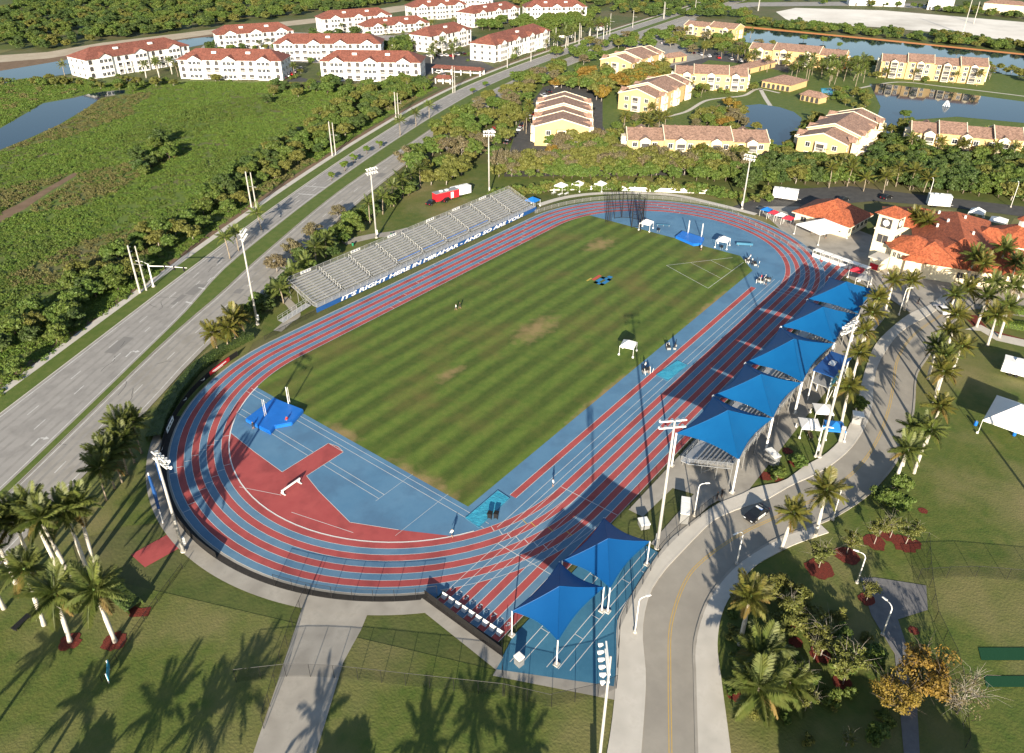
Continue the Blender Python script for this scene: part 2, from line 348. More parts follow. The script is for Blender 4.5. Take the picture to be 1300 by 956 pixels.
# near lawns of the park (right of the track and in front)
struct('park_lawn',[(-180,-190),(140,-190),(140,-72),(70,-72),(40,-62),(-40,-55),(-60,-56),(-80,-48),(-86,-34),(-105,10),(-95,45),(-180,5)],M['lawn'],-.10)
struct('stadium_verge',[(-112,22),(-60,50),(10,86),(60,108),(110,60),(112,-20),(80,-20),(70,60),(-50,46),(-92,10),(-96,14)],M['lawn'],-.09)
# ---- the avenue: two carriageways, median, verges, footpath
roadL=smooth_poly([(-240,-14),(-170,22),(-95.5,60.2),(-33,92.5),(21,119),(74,142.5),(134,166),(190,183),(275,200),(420,222),(640,250)],10)
medL=smooth_poly([(-240,-45),(-170,0),(-104.6,37.7),(-65,61.6),(-50,71),(-32,83.5),(-6,97),(25,111.8),(78,134.5),(137,157),(192,174),(277,191),(420,213),(640,241)],8)
medR=smooth_poly([(-240,-47.2),(-170,-2.4),(-105.4,35.2),(-64.5,59.5),(-40,72.2),(-20.5,83),(28,107),(89,131),(140,151),(194,168),(278,185),(420,207),(640,235)],8)
road2R=smooth_poly([(-240,-60),(-170,-14),(-98,28.9),(-77,40.8),(-60,51),(-33,64.5),(17.6,91),(80,118),(143,141),(196,158),(280,175),(420,197),(640,225)],8)
def resample(line,n):
    d=[0]
    for a,b in zip(line,line[1:]): d.append(d[-1]+(b-a).length)
    out=[];j=0
    for k in range(n):
        t=d[-1]*k/(n-1)
        while j<len(d)-2 and d[j+1]<t: j+=1
        u=(t-d[j])/max(d[j+1]-d[j],1e-9); out.append(line[j].lerp(line[j+1],u))
    return out
N=120
roadL,medL,medR,road2R=[resample(l,N) for l in(roadL,medL,medR,road2R)]
avenue=struct('avenue_carriageway',mat_=M['asphalt'],mb=MB().strip(Z(roadL,-.05),Z(medL,-.05)))
avenue2=struct('avenue_carriageway',mat_=M['asphalt_pale'],mb=MB().strip(Z(medR,-.05),Z(road2R,-.05)))
def ribbon(name,A,B,z0,z1,m):
    mb=MB().strip(Z(A,z1),Z(B,z1)); mb.strip(Z(A,z0),Z(A,z1)); mb.strip(Z(B,z0),Z(B,z1)); return struct(name,mat_=m,mb=mb)
ribbon('median',offset(medL,-.18),offset(medR,.18),-.1,.06,M['verge'])
ribbon('median_kerb',medL,offset(medL,-.2),-.1,.07,M['concrete_old']); ribbon('median_kerb',offset(medR,.2),medR,-.1,.07,M['concrete_old'])
ribbon('road_verge',offset(roadL,.2),offset(roadL,4.6),-.1,.03,M['verge'])
ribbon('road_kerb',roadL,offset(roadL,.25),-.1,.06,M['concrete'])
ribbon('footpath',offset(roadL,4.3),offset(roadL,6.2),-.1,.06,M['concrete'])
ribbon('dirt_verge',offset(roadL,6.2),offset(roadL,8.2),-.1,-.02,M['dirt'])
ribbon('road_kerb',road2R,offset(road2R,-.25),-.1,.06,M['concrete_old'])
def along(A,B,f): return [a.lerp(b,f) for a,b in zip(A,B)]
def dash_line(parent,line,wd,on,off,z,m,name='road_marking'):
    d=0; acc=MB(); seg=[]; L=resample(line,900); tot=sum((b-a).length for a,b in zip(L,L[1:])); st=tot/899
    for i in range(len(L)-1):
        ph=(i*st)%(on+off)
        if off==0 or ph<on:
            t=(L[i+1]-L[i]).normalized(); nn=Vector((-t.y,t.x,0))*wd/2; a,b=L[i],L[i+1]
            acc.quad(*[(p.x,p.y,z) for p in (a-nn,b-nn,b+nn,a+nn)])
    return sub(name,acc,m,parent)
dash_line(avenue,offset(roadL,-.6),.18,1,0,-.04,M['roadline']); dash_line(avenue,offset(medL,.5),.18,1,0,-.04,M['roadline'])
dash_line(avenue,along(roadL,medL,.33),.18,3,9,-.04,M['roadline']); dash_line(avenue,along(roadL,medL,.62),.18,3,9,-.04,M['roadline'])
dash_line(avenue2,offset(medR,-.5),.18,1,0,-.04,M['roadline']); dash_line(avenue2,offset(road2R,.9),.18,1,0,-.04,M['roadline']); dash_line(avenue2,along(medR,road2R,.45),.18,3,9,-.04,M['roadline'])
# tyre wear, sealed cracks and patches
M['wear']=mat('tyre_wear',(.215,.203,.188),(.27,.255,.237),scale=.5,rough=.9,detail=9); M['crack']=mat('sealed_crack',(.07,.068,.065),rough=.9); M['patch']=mat('asphalt_patch',(.18,.172,.162),(.2,.19,.178),scale=.6,rough=.9)
def wear(parent,A,B,fr):
    for f in fr:
        c=along(A,B,f); sub('tyre_wear',MB().strip(Z(offset(c,.28),-.046),Z(offset(c,-.28),-.046)),M['wear'],parent)
wear(avenue,roadL,medL,(.12,.25,.4,.53,.7,.84)); wear(avenue2,medR,road2R,(.14,.32,.56,.75))
rs_=random.Random(4)
for parent,A,B in ((avenue,roadL,medL),(avenue2,medR,road2R)):
    for k in range(26):
        i=rs_.randrange(12,60); f=rs_.random(); p=A[i].lerp(B[i],f); an=math.atan2((A[i+1]-A[i]).y,(A[i+1]-A[i]).x)+rs_.choice((0,0,1.4))+rs_.gauss(0,.15); L=[p]
        for _ in range(rs_.randrange(4,10)): an+=rs_.gauss(0,.25); L.append(L[-1]+Vector((math.cos(an),math.sin(an),0))*rs_.uniform(.5,.9))
        sub('sealed_crack',MB().strip(Z(offset(L,.05),-.043),Z(offset(L,-.05),-.043)),M['crack'],parent)
    for k in range(5):
        i=rs_.randrange(14,50); p=A[i].lerp(B[i],rs_.uniform(.2,.8)); t=(A[i+1]-A[i]).normalized(); n_=Vector((-t.y,t.x,0)); a,b=rs_.uniform(1.2,3.5),rs_.uniform(.7,1.4)
        sub('road_patch',MB().poly(Z([p-t*a-n_*b,p+t*a-n_*b,p+t*a+n_*b,p-t*a+n_*b],-.0445)),M['patch'],parent)
# turn arrows + stop bars on the near carriageway
def arrow(px,py,parent):
    c=G(px,py,-.036); mb=MB(); i=min(range(N),key=lambda k:(medL[k]-c).length); t=(medL[min(i+1,N-1)]-medL[i]).normalized(); nrm=Vector((-t.y,t.x,0))
    def P(a,b): return tuple(c+t*a+nrm*b)
    mb.quad(P(-1.6,-.15),P(.6,-.15),P(.6,.15),P(-1.6,.15)); mb.quad(P(.6,-.15),P(.9,-.15),P(.9,-.9),P(.6,-.9)); mb.poly([P(.2,-.9),P(1.3,-.9),P(.75,-1.8)])
    sub('turn_arrow',mb,M['roadline'],parent)
for px,py in ((47,559),(165,448),(267,354)): arrow(px,py,avenue)
for a,b in (((252,365),(262,367)),((236,383),(246,386)),((379,246),(405,248)),((387,236),(414,238))):
    A=G(*a,-.036);B=G(*b,-.036); t=(B-A).normalized(); nn=Vector((-t.y,t.x,0))*.25
    sub('stop_line',MB().quad(A-nn,B-nn,B+nn,A+nn),M['roadline'],avenue)

# ---- the park road on the right
pO=GG([(806,1010),(812,940),(817,861),(813,800),(822,754),(840,725),(857,706),(891,671),(906,658),(938,644),(969,634),(1003,615),(1034,601),(1058,586),(1080,566),(1098,538),(1105,515),(1107,490),(1111,468),(1121,448),(1143,420),(1180,398),(1205,380)])
pI=GG([(888,1010),(886,940),(884,864),(884,813),(902,759),(935,719),(965,698),(993,683),(1023,672),(1054,660),(1085,642),(1110,622),(1136,591),(1151,560),(1159,535),(1162,510),(1163,490),(1166,473),(1179,453),(1195,430),(1215,405),(1240,385)])
sO=GG([(760,1010),(775,930),(782,861),(783,793),(793,769),(840,697),(864,674),(908,641),(938,629),(961,618),(994,611),(1021,592),(1046,578),(1068,557),(1081,534),(1089,508),(1097,474),(1111,438),(1134,414),(1157,397),(1180,387),(1200,372)])
sI=GG([(934,1010),(926,940),(916,864),(911,813),(922,766),(955,722),(985,703),(1012,690),(1052,676)])
K=70
pO,pI,sO=[resample(smooth_poly(l,6),K) for l in(pO,pI,sO)]
# straighten the bottom end
park=struct('park_road',mat_=M['parkroad'],mb=MB().strip(Z(pO,-.04),Z(pI,-.04)))
ribbon('park_sidewalk',sO,[a for a in resample(pO,K)],-.1,.06,M['concrete'])
sIn=resample(smooth_poly(sI,6),40)
def near(line,p): return min(line,key=lambda q:(q-p).length)
ribbon('park_sidewalk',sIn,[near(resample(pI,400),p) for p in sIn],-.1,.06,M['concrete'])
ribbon('park_kerb',pO,offset(pO,-.3),-.1,.075,M['concrete']); ribbon('park_kerb',pI,offset(pI,.35),-.1,.075,M['concrete_old'])
mid=[a.lerp(b,.5) for a,b in zip(pO,pI)]
mid=resample(smooth_poly(GG([(852,1010),(851,940),(850,857),(852,792),(870,738),(895,709),(940,678),(990,654),(1040,630),(1085,598),(1113,560),(1128,520),(1134,490),(1140,455),(1160,425),(1195,400)]),8),120)
dash_line(park,offset(mid,.16),.11,1,0,-.03,M['yline']); dash_line(park,offset(mid,-.16),.11,1,0,-.03,M['yline'])
# plaza in front of the clubhouse, forecourt, grey paths
struct('plaza',GG([(1030,290),(1075,286),(1110,300),(1150,330),(1210,350),(1235,380),(1200,398),(1160,400),(1120,372),(1075,352),(1040,322),(990,290),(960,262),(1015,262)]),M['concrete_old'],-.03)
struct('forecourt',GG([(1205,352),(1300,345),(1400,360),(1400,410),(1300,402),(1240,392),(1200,398),(1170,400)]),M['parkroad'],-.045)
struct('service_road',GG([(930,262),(1000,240),(1080,236),(1160,246),(1300,262),(1300,275),(1200,262),(1110,255),(1030,262),(985,280)]),M['lot'],-.05)
struct('garden_path',GG([(1092,733),(1112,733),(1176,743),(1178,774),(1140,786),(1162,850),(1168,960),(1148,960),(1136,830),(1106,780)]),M['greypath'],-.04)
struct('garden_path',GG([(1225,418),(1245,420),(1265,432),(1300,440),(1360,446),(1360,438),(1300,431),(1268,424),(1245,412)]),M['concrete'],-.04)
struct('stand_walk',[(-34,-58.0),(30,-58.6),(52,-59),(60,-52),(60,-44.9),(-45,-44.9),(-45,-47.5),(-36,-48),(-34,-56)],M['concrete_old'],-.035)
struct('gate_slab',GG([(840,697),(900,642),(924,628),(895,610),(870,640),(826,690)]),M['concrete_old'],-.045)
struct('concrete_drive',GG([(388,757),(476,757),(458,800),(436,840),(400,960),(320,960),(352,866)]),M['concrete_old'],-.04)
struct('red_path',GG([(166,704),(238,664),(252,682),(184,720)]),M['tred'],-.035)
struct('court',[(-80.5,-46.6),(-75.3,-45.2),(-50,-45.2),(-50.2,-54.2),(-65,-55.6),(-73.4,-59.5)],M['court'],-.03)
cs=MB()
for y in (-47.3,-48.6,-51.4,-52.7,-54.0):
    x1=-50.6; x0=-79+abs(y+46.6)*.55
    cs.quad((x0,y-.05,-.02),(x1,y-.05,-.02),(x1,y+.05,-.02),(x0,y+.05,-.02))
for x,y in ((-72,-47.3),(-60,-47.3),(-66,-51.4),(-58,-51.4),(-70,-51.4),(-55,-52.7)): cs.quad((x,y-1.3,-.02),(x+.09,y-1.3,-.02),(x+.09,y,-.02),(x,y,-.02))
sub('court_line',cs,M['line'],bpy.data.objects['court'])
struct('court_slab',[(-81.5,-46.8),(-80.5,-46.6),(-73.4,-59.5),(-65,-55.6),(-64,-56.5),(-74,-62.5)],M['concrete_old'],-.036)
# practice lawn strips at the far right bottom
struct('turf_strip',GG([(1242,822),(1420,822),(1420,838),(1246,838)]),mat('green_turf',(.006,.05,.02),rough=.9),-.03)
struct('turf_strip',GG([(1250,858),(1420,858),(1420,872),(1252,872)]),M['turf'] if 'turf' in M else bpy.data.materials['green_turf'],-.03)

# ---- water, marsh, sand, far ground
struct('marsh',GG([(-700,900),(-200,640),(0,500),(57,455),(200,345),(330,249),(430,186),(515,133),(560,112),(420,104),(330,103),(225,102),(110,100),(-60,108),(-500,200)]),M['marsh'],-.06)
struct('marsh_canal',GG([(-120,225),(0,190),(35,176),(75,158),(112,136),(128,124),(160,118),(158,114),(120,117),(95,124),(55,131),(0,163),(-120,205)]),M['water'],-.03)
struct('canal',GG([(-300,132),(0,106),(50,99),(100,92),(120,85),(200,75),(240,60),(275,53),(300,50),(275,46),(240,49),(140,66),(60,80),(0,90),(-300,112)]),M['water'],-.03)
struct('sand_bank',GG([(-300,96),(0,79),(62,74),(135,62),(280,42),(420,27),(520,13),(600,3),(590,-1),(500,8),(410,22),(280,36),(130,54),(60,66),(0,70),(-300,86)]),M['sandy'],-.04)
struct('canal_bank',GG([(-300,112),(0,92),(60,82),(140,68),(240,50),(280,45),(280,42),(135,62),(62,74),(0,79),(-300,97)]),M['dirt'],-.05)
struct('marsh_trail',GG([(-5,285),(30,266),(60,245),(98,222),(96,218),(60,238),(25,258),(-5,272)]),M['dirt'],-.05)
struct('apartment_grounds',GG([(670,215),(640,180),(660,120),(720,70),(800,50),(940,30),(1000,35),(1300,75),(1400,120),(1400,212),(1200,208),(1000,205),(800,215)]),M['verge'],-.08)
struct('parking_lot',GG([(640,215),(660,150),(690,110),(740,98),(765,110),(765,160),(800,205),(900,212),(900,222),(640,224)]),M['lot'],-.07)
struct('parking_lot',GG([(1090,205),(1120,185),(1160,186),(1300,203),(1400,212),(1400,222),(1090,215)]),M['lot'],-.07)
struct('parking_lot',GG([(845,85),(880,60),(960,68),(1010,78),(1000,92),(960,82),(900,76),(870,92)]),M['lot'],-.07)
struct('parking_lot',GG([(765,48),(800,35),(870,20),(885,24),(850,52),(900,72),(850,84),(800,62)]),M['asphalt'],-.068)
struct('parking_lot',GG([(500,100),(560,92),(640,92),(600,72),(540,68),(500,82)]),M['lot'],-.07)
struct('parking_lot',GG([(352,112),(372,96),(410,104),(404,112)]),M['lot'],-.065)
struct('apartment_street',GG([(360,78),(500,84),(520,70),(600,40),(580,30),(500,45),(340,40),(260,56),(240,74)]),M['asphalt'],-.075)
pondA=struct('pond',GG([(925,138),(945,134),(965,132),(990,136),(1008,142),(1018,150),(1014,166),(1002,180),(988,190),(976,182),(960,162),(940,160),(925,158)]),M['water'],-.03)
pondB=struct('pond',GG([(1104,106),(1120,106),(1180,113),(1300,129),(1420,145),(1420,165),(1300,156),(1215,148),(1160,152),(1150,170),(1136,182),(1118,178),(1110,160),(1118,135),(1110,118)]),M['water'],-.03)
struct('canal',GG([(915,34),(950,36),(1018,42),(1113,51),(1300,70),(1500,92),(1500,118),(1300,97),(1113,76),(1018,66),(940,52)]),M['water'],-.03)
struct('canal_kerb',GG([(930,31.5),(1018,40),(1113,49),(1300,68),(1500,89),(1500,92),(1300,70),(1113,51),(1018,42),(930,34)]),M['oran'],-.02)
struct('sand_lot',GG([(985,15),(1010,10),(1120,13),(1300,28),(1450,42),(1450,66),(1300,53),(1200,42),(1110,34),(1060,32),(1000,26)]),M['sand'],-.05)
struct('far_road',GG([(880,18),(960,8),(1100,7),(1300,17),(1500,32),(1500,26),(1300,11),(1100,2),(950,3),(870,12)]),M['asphalt'],-.06)
struct('far_field',GG([(800,6),(860,0),(1000,-3),(990,2),(900,12),(840,22)]),M['verge'],-.07)
struct('pasture',GG([(-300,80),(-100,40),(0,12),(24,20),(32,45),(20,62),(0,68)]),M['lawn'],-.05)
# pond paths
def path(px,wd,z=-.05,m='concrete',name='garden_path'):
    L=resample(smooth_poly(GG(px),5),40); return struct(name,mat_=M[m],mb=MB().strip(Z(offset(L,wd/2),z),Z(offset(L,-wd/2),z)))
path([(835,150),(870,142),(895,128),(920,124),(945,121),(962,113),(990,118)],1.8); path([(965,112),(972,125),(978,134)],2.0); path([(1090,112),(1140,104),(1200,110),(1300,122),(1400,136)],1.6)
path([(436,308),(470,300),(500,296),(520,291)],3.5,m='concrete_old'); path([(352,420),(366,408),(376,400),(370,388),(360,378)],2.0,m='concrete_old')
path([(684,260),(720,250),(770,245),(850,247),(905,258),(960,272)],2.2,z=-.04)

# ================================================================== TRACK
TL, TR, LW = 94.48, 33.29, 1.22
def oval(off, n=48):
    r=TR+off; h=TL/2; P=[]
    for k in range(n+1): a=-math.pi/2+math.pi*k/n; P.append((h+r*math.cos(a), r*math.sin(a)))
    for k in range(n+1): a=math.pi/2+math.pi*k/n; P.append((-h+r*math.cos(a), r*math.sin(a)))
    P.append(P[0]); return [Vector((x,y,0)) for x,y in P]
def ring(o0,o1,z,m=None,n=48): return MB().strip(Z(oval(o0,n),z),Z(oval(o1,n),z))
struct('track_apron',mat_=M['concrete_old'],mb=MB().poly([(p.x,p.y,-.02) for p in oval(8*LW+.35)[:-1]]))
track=struct('running_track',mat_=M['tblue2'],mb=MB().poly([(p.x,p.y,0) for p in oval(.0)[:-1]]),label='red and blue striped oval running track')
# walkway outside the near bend
th=[math.pi*(.70+.52*k/40) for k in range(41)]
def arc(off): return [Vector((-TL/2+(TR+off)*math.cos(a),(TR+off)*math.sin(a),0)) for a in [math.pi*(.72+.548*k/50) for k in range(51)]]
struct('bend_walk',mat_=M['concrete_old'],mb=MB().strip(Z(arc(8*LW+1.3),-.015),Z(arc(8*LW+3.6),-.015)))
struct('bend_drain',mat_=M['drain'],mb=MB().strip(Z(arc(8*LW+.35),-.012),Z(arc(8*LW+1.3),-.012)))
# chute and straight (9 lanes)
X0,X1=-77.2,71.5
for k in range(9):
    y0=-(TR+k*LW); y1=y0-LW
    xs=X0; 
    sub('lane',MB().quad((xs,y0,.004),(X1,y0,.004),(X1,y1,.004),(xs,y1,.004)),M['tred'] if k%2==0 else M['tblue'],track)
for k in range(8): sub('lane',ring(k*LW,(k+1)*LW,.010),M['tred'] if k%2==0 else M['tblue'],track)
ln=MB()
for k in range(9):
    o=k*LW; ln.strip(Z(oval(o-.03),.016),Z(oval(o+.03),.016))
sub('lane_line',ln,M['line'],track)
ln=MB()
for k in range(10):
    y=-(TR+k*LW); ln.quad((X0,y-.035,.019),(X1,y-.035,.019),(X1,y+.035,.019),(X0,y+.035,.019))
sub('lane_line',ln,M['line'],track)
# cross lines: start/finish, staggers, exchange marks
cl=MB()
def xline(x,y0,y1,wd=.08): cl.quad((x-wd/2,y0,.022),(x+wd/2,y0,.022),(x+wd/2,y1,.022),(x-wd/2,y1,.022))
for x in (-63.6,-47.2,47.2,45.4): xline(x,-TR,-TR-9*LW,.1)
def aline(k,a,side,wd=.1):     # across lane k at bend angle a
    cx=side*TL/2; r0=TR+k*LW; r1=r0+LW; c,s=math.cos(a),math.sin(a); n=Vector((-s,c,0))*wd/2
    p=Vector((cx+r0*c,r0*s,.022)); q=Vector((cx+r1*c,r1*s,.022)); cl.quad(p-n,p+n,q+n,q-n)
for k in range(8):
    for a in (math.pi*1.36+k*.022, math.pi*.78+k*.03, math.pi*.86+k*.03): aline(k,a,-1)
    for a in (-math.pi*.42+k*.03,-math.pi*.3+k*.03,.3+k*.05): aline(k,a,1)
for k in range(8):
    for x in (-20+3.4*k, 12+3.4*k, 30+2*k): 
        y=TR+k*LW; cl.quad((x,y,.022),(x+.1,y,.022),(x+.1,y+LW,.022),(x,y+LW,.022))
sub('cross_line',cl,M['line'],track)
yl=MB(); cl=yl
for k in (1,2,4,6): aline(k,math.pi*1.40+k*.02,-1,.14)
sub('cross_line',yl,M['yline'],track)
# red steeple area of the near D
arcp=[(-TL/2+TR*math.cos(a),TR*math.sin(a)) for a in [math.pi-.718+(.718+.953)*k/30 for k in range(31)]]
sub('steeple_lane',MB().poly([(x,y,.005) for x,y in arcp+[(-70.8,-19.5),(-74.3,-12.4),(-72.6,-3),(-71.4,1.6),(-63.3,1.6),(-62.9,3.5),(-63.3,5.6),(-73.3,5.6),(-72.9,14)]]),M['tred'],track)
dl=MB()
def seg(a,b,wd=.08,z=.012):
    a=Vector((*a,z)); b=Vector((*b,z)); t=(b-a).normalized(); n=Vector((-t.y,t.x,0))*wd/2; dl.quad(a-n,b-n,b+n,a+n)
pts=[(-70.8,-19.5),(-74.3,-12.4),(-72.6,-3),(-71.4,1.6),(-63.3,1.6),(-62.9,3.5),(-63.3,5.6),(-73.3,5.6),(-72.9,14),(-72.2,21.9)]
for a,b in zip(pts,pts[1:]): seg(a,b)
seg((-63.3,1.6),(-63.3,5.6)); seg((-80,8),(-77,1)); seg((-78.5,-3.5),(-75.5,-14.5))
for x in (-61.2,-62.4,-66.6,-67.8): seg((x,31 if x>-64 else 26.5),(x,5.6)); 
for x in (-61.2,-62.4): seg((x,5.6),(x,-29.5))
for x in (-66.6,-67.8): seg((x,1.6),(x,-12))
seg((-68.5,-12),(-60,-12),.05); seg((-72,-20),(-60,-20),.05)
# runways beside the home straight
for y in (-31.0,-32.3): seg((-61,y),(52,y))
for y in (-28.0,-29.25): seg((-54,y),(44,y))
sub('runway_line',dl,M['line'],track)
sub('runway',MB().quad((-54,-29.22,.006),(44,-29.22,.006),(44,-28.03,.006),(-54,-28.03,.006)),M['tred'],track)
sub('track_kerb',MB().strip(Z(oval(-.18)[55:90],.03),Z(oval(-.05)[55:90],.03)),M['white'],track)
# infield
FX=60.3
arcr=[(TL/2+TR*math.cos(a),TR*math.sin(a)) for a in [math.acos((FX-TL/2)/TR)+(math.pi/2-math.acos((FX-TL/2)/TR))*k/10 for k in range(11)]]
arcl=[(-x,y) for x,y in arcr[::-1]]
field=struct('infield',mat_=M['infield'],mb=MB().poly([(x,y-.1,.008) for x,y in [(-FX,-24.4),(FX-7,-24.4),(FX,-18)]+arcr+arcl]),label='mown striped grass infield with worn straw patches')
fl=MB()
dl=fl
S0,S1,S2,S3=G(846,337),G(899,366),G(944,333),G(930,327)
def sg(a,b,wd=.1): seg((a.x,a.y),(b.x,b.y),wd,.016)
sg(S0,S1); sg(S1,S2); sg(S0,S3)
for f in (.36,.66): sg(S0.lerp(S3,f),S1.lerp(S2,f),.08)
sub('sector_line',fl,M['line'],field)
# painted field logo: a blue block letter shape with red/yellow bars
lb=MB()
def fp(x,y,w_,h_,z=.016): lb.quad((x,y,z),(x+w_,y,z),(x+w_,y+h_,z),(x,y+h_,z))
fp(21.2,1.4,4.6,1.0); fp(21.2,3.2,4.6,1.0); fp(21.2,1.4,1.1,2.8); fp(24.6,1.4,1.1,2.8); fp(26,2.0,1.2,1.2)
sub('field_logo',lb,mat('logo_blue',(.02,.16,.36),rough=.9),field)
lb=MB(); fp(22.4,4.6,3.6,.9); sub('field_logo',lb,mat('logo_red',(.4,.07,.05),rough=.9),field)
lb=MB(); fp(21.0,5.7,2.2,.5); sub('field_logo',lb,mat('logo_yellow',(.4,.3,.06),rough=.9),field)
# end wall walk of the sprint chute
cw=[(-77.4,-31.2),(-83.6,-34.5),(-81.6,-46.8),(-79.2,-46.4)]
struct('chute_walk',[(-78.1,-31.4),(-79.6,-31.8),(-80.6,-46.6),(-78.6,-46.2)],M['concrete_old'],-.01)
struct('chute_drain',[(-77.2,-32.2),(-78.1,-31.4),(-78.6,-46.2),(-77.2,-44.6)],M['drain'],-.008)
sub('step_box',MB().box(-77.0,-75.6,-33.0,-31.2,0.01,.12),M['tblue2'],track)

# ================================================================== STADIUM THINGS
_box={}
def ubox(m, sx, sy, sz):
    """shared box mesh of given size sitting on z=0, centred in xy"""
    k=(m.name,round(sx,3),round(sy,3),round(sz,3))
    if k not in _box: _box[k]=MB().box(-sx/2,sx/2,-sy/2,sy/2,0,sz).mesh('box',m)
    return _box[k]
_cyl={}
def ucyl(m, r, h, n=10, r1=None):
    k=(m.name,round(r,3),round(h,3),n,r1)
    if k not in _cyl:
        mb=MB().tube([(0,0,0),(0,0,h)],[r,r1 if r1 is not None else r],n); me=mb.mesh('cyl',m); mb.fixn(me); _cyl[k]=me
    return _cyl[k]
def rod(name, a, b, r, m, parent, n=6):
    a=Vector(a);b=Vector(b); mb=MB().tube([a,b],r,n); return mb.build(name,m,parent)
def fence(name,label,pts,h=1.2,sp=3.0,mesh='mesh',post='black',group=None,closed=False,banner=None,rail=True,pr=.035):
    P=[Vector((p[0],p[1],0)) for p in pts]; tot=sum((b-a).length for a,b in zip(P,P[1:])); n=max(1,round(tot/sp)); L=resample(P,n+1)
    f=thing(name,label,'fence',L[0],0,group); me=ucyl(M[post],pr,h,6)
    for i,p in enumerate(L): put('post',me,f,p-L[0])
    for i in range(n):
        a,b=L[i]-L[0],L[i+1]-L[0]; mb=MB().quad(a+Vector((0,0,.03)),b+Vector((0,0,.03)),b+Vector((0,0,h-.02)),a+Vector((0,0,h-.02)))
        put('panel',mb.mesh('panel',M[mesh]),f)
    if rail:
        mb=MB()
        for zz in (h,): mb.tube([p-L[0]+Vector((0,0,zz)) for p in L],pr*.8,5)
        mb.build('top_rail',M[post],f)
    return f,L

# ---- bleachers --------------------------------------------------------------
def bleacher(name,label,x0,x1,yf,sgn,rows,pitch,rise,z0,bays,aisle=1.3,blue=(),endrails=True,legs=True,m='alu'):
    b=thing(name,label,'bleachers',((x0+x1)/2,yf,0)); W=(x1-x0)/bays; xc=(x0+x1)/2
    def Y(r): return sgn*(r*pitch)
    top=z0+rise*(rows-1)
    for k in range(bays):
        bx0=x0+k*W-xc+ (aisle/2); bx1=x0+(k+1)*W-xc-(aisle/2); L=bx1-bx0; cx=(bx0+bx1)/2
        sp=ubox(M[m],L,.26,.05); fp_=ubox(M[m],L,.42,.04); bp=ubox(M['bluemat'],L,.26,.06); rp=ubox(M['steel'],L,.02,rise*.8)
        for r in range(rows):
            z=z0+rise*r
            put('seat_plank',bp if (k,r) in blue else sp,b,(cx,Y(r)+sgn*.62,z+.42)); put('foot_plank',fp_,b,(cx,Y(r)+sgn*.25,z)); put('riser',rp,b,(cx,Y(r)+sgn*.72,z+.02))
    st=ubox(M['steel'],aisle-.2,pitch*.96,.05)
    for k in range(bays+1):
        ax=x0+k*W-xc
        if 0<k<bays:
            for r in range(rows): put('step',st,b,(ax,Y(r)+sgn*pitch*.5,z0+rise*r+.02))
            mb=MB()
            for r in range(1,rows,2):
                y=Y(r)+sgn*.4; z=z0+rise*r; mb.tube([(ax,y,z),(ax,y,z+.9),(ax,y+sgn*pitch*1.2,z+.9+rise*1.2),(ax,y+sgn*pitch*1.2,z+rise)],.03,5)
            mb.build('aisle_rail',M['white'] if m=='alu' else M['alu'],b)
    # front walkway and rail
    wk=MB().box(x0-xc,x1-xc,min(-sgn*1.5,0),max(-sgn*1.5,0),z0-.12,z0-.04); wk.build('front_walkway',M[m],b)
    mb=MB()
    for zz in (.55,1.05): mb.tube([(x0-xc,-sgn*1.5,z0+zz),(x1-xc,-sgn*1.5,z0+zz)],.03,5)
    n=int((x1-x0)/2.2)
    for i in range(n+1):
        x=x0-xc+(x1-x0)*i/n; mb.tube([(x,-sgn*1.5,z0),(x,-sgn*1.5,z0+1.05)],.03,5)
    mb.build('front_rail',M['alu'],b)
    # back and end rails with mesh
    yb=Y(rows)+sgn*.15; zb=top+.1
    mb=MB()
    for i in range(n+1):
        x=x0-xc+(x1-x0)*i/n; mb.tube([(x,yb,zb-.3),(x,yb,zb+1.2)],.03,5)
    mb.tube([(x0-xc,yb,zb+1.2),(x1-xc,yb,zb+1.2)],.035,5); mb.build('back_rail',M['alu'],b)
    put('back_mesh',MB().quad((x0-xc,yb,zb),(x1-xc,yb,zb),(x1-xc,yb,zb+1.15),(x0-xc,yb,zb+1.15)).mesh('back_mesh',M['meshg']),b)
    for sx in (x0-xc,x1-xc):
        mb=MB(); mb.tube([(sx,-sgn*1.5,z0+1.05),(sx,0,z0+1.1),(sx,yb,zb+1.2)],.035,5); mb.tube([(sx,-sgn*1.5,z0),(sx,0,z0),(sx,yb,zb)],.06,5)
        for r in range(0,rows+1,2): mb.tube([(sx,Y(r),z0+rise*r),(sx,Y(r),z0+rise*r+1.1)],.025,5)
        mb.build('end_rail',M['alu'],b)
        put('end_mesh',MB().poly([(sx,-sgn*1.5,z0),(sx,yb,zb),(sx,yb,zb+1.15),(sx,0,z0+1.05),(sx,-sgn*1.5,z0+1.05)]).mesh('end_mesh',M['meshg']),b)
    # under-structure frames
    nf=bays*2
    for i in range(nf+1):
        x=x0-xc+.3+(x1-x0-.6)*i/nf; mb=MB()
        mb.tube([(x,0,z0-.15),(x,yb-sgn*.1,top-.1)],.08,5); mb.tube([(x,-sgn*1.3,0),(x,-sgn*1.3,z0-.1)],.06,5)
        for f in (.3,.65,.98): yy=yb*f; mb.tube([(x,yy,0),(x,yy,z0+(top-z0)*f-.15)],.06,5)
        mb.tube([(x,yb*.3,.2),(x,yb*.65,z0+(top-z0)*.62)],.04,5)
        mb.build('support_frame',M['steel'],b)
    return b,yb,zb,xc
bl,yb,zb,xc=bleacher('bleachers','long uncovered aluminium bleachers behind the blue lettered banner',-32.2,53.2,47.4,1,11,.80,.31,1.25,9,blue=[(4,1),(5,1),(3,1),(6,1)])
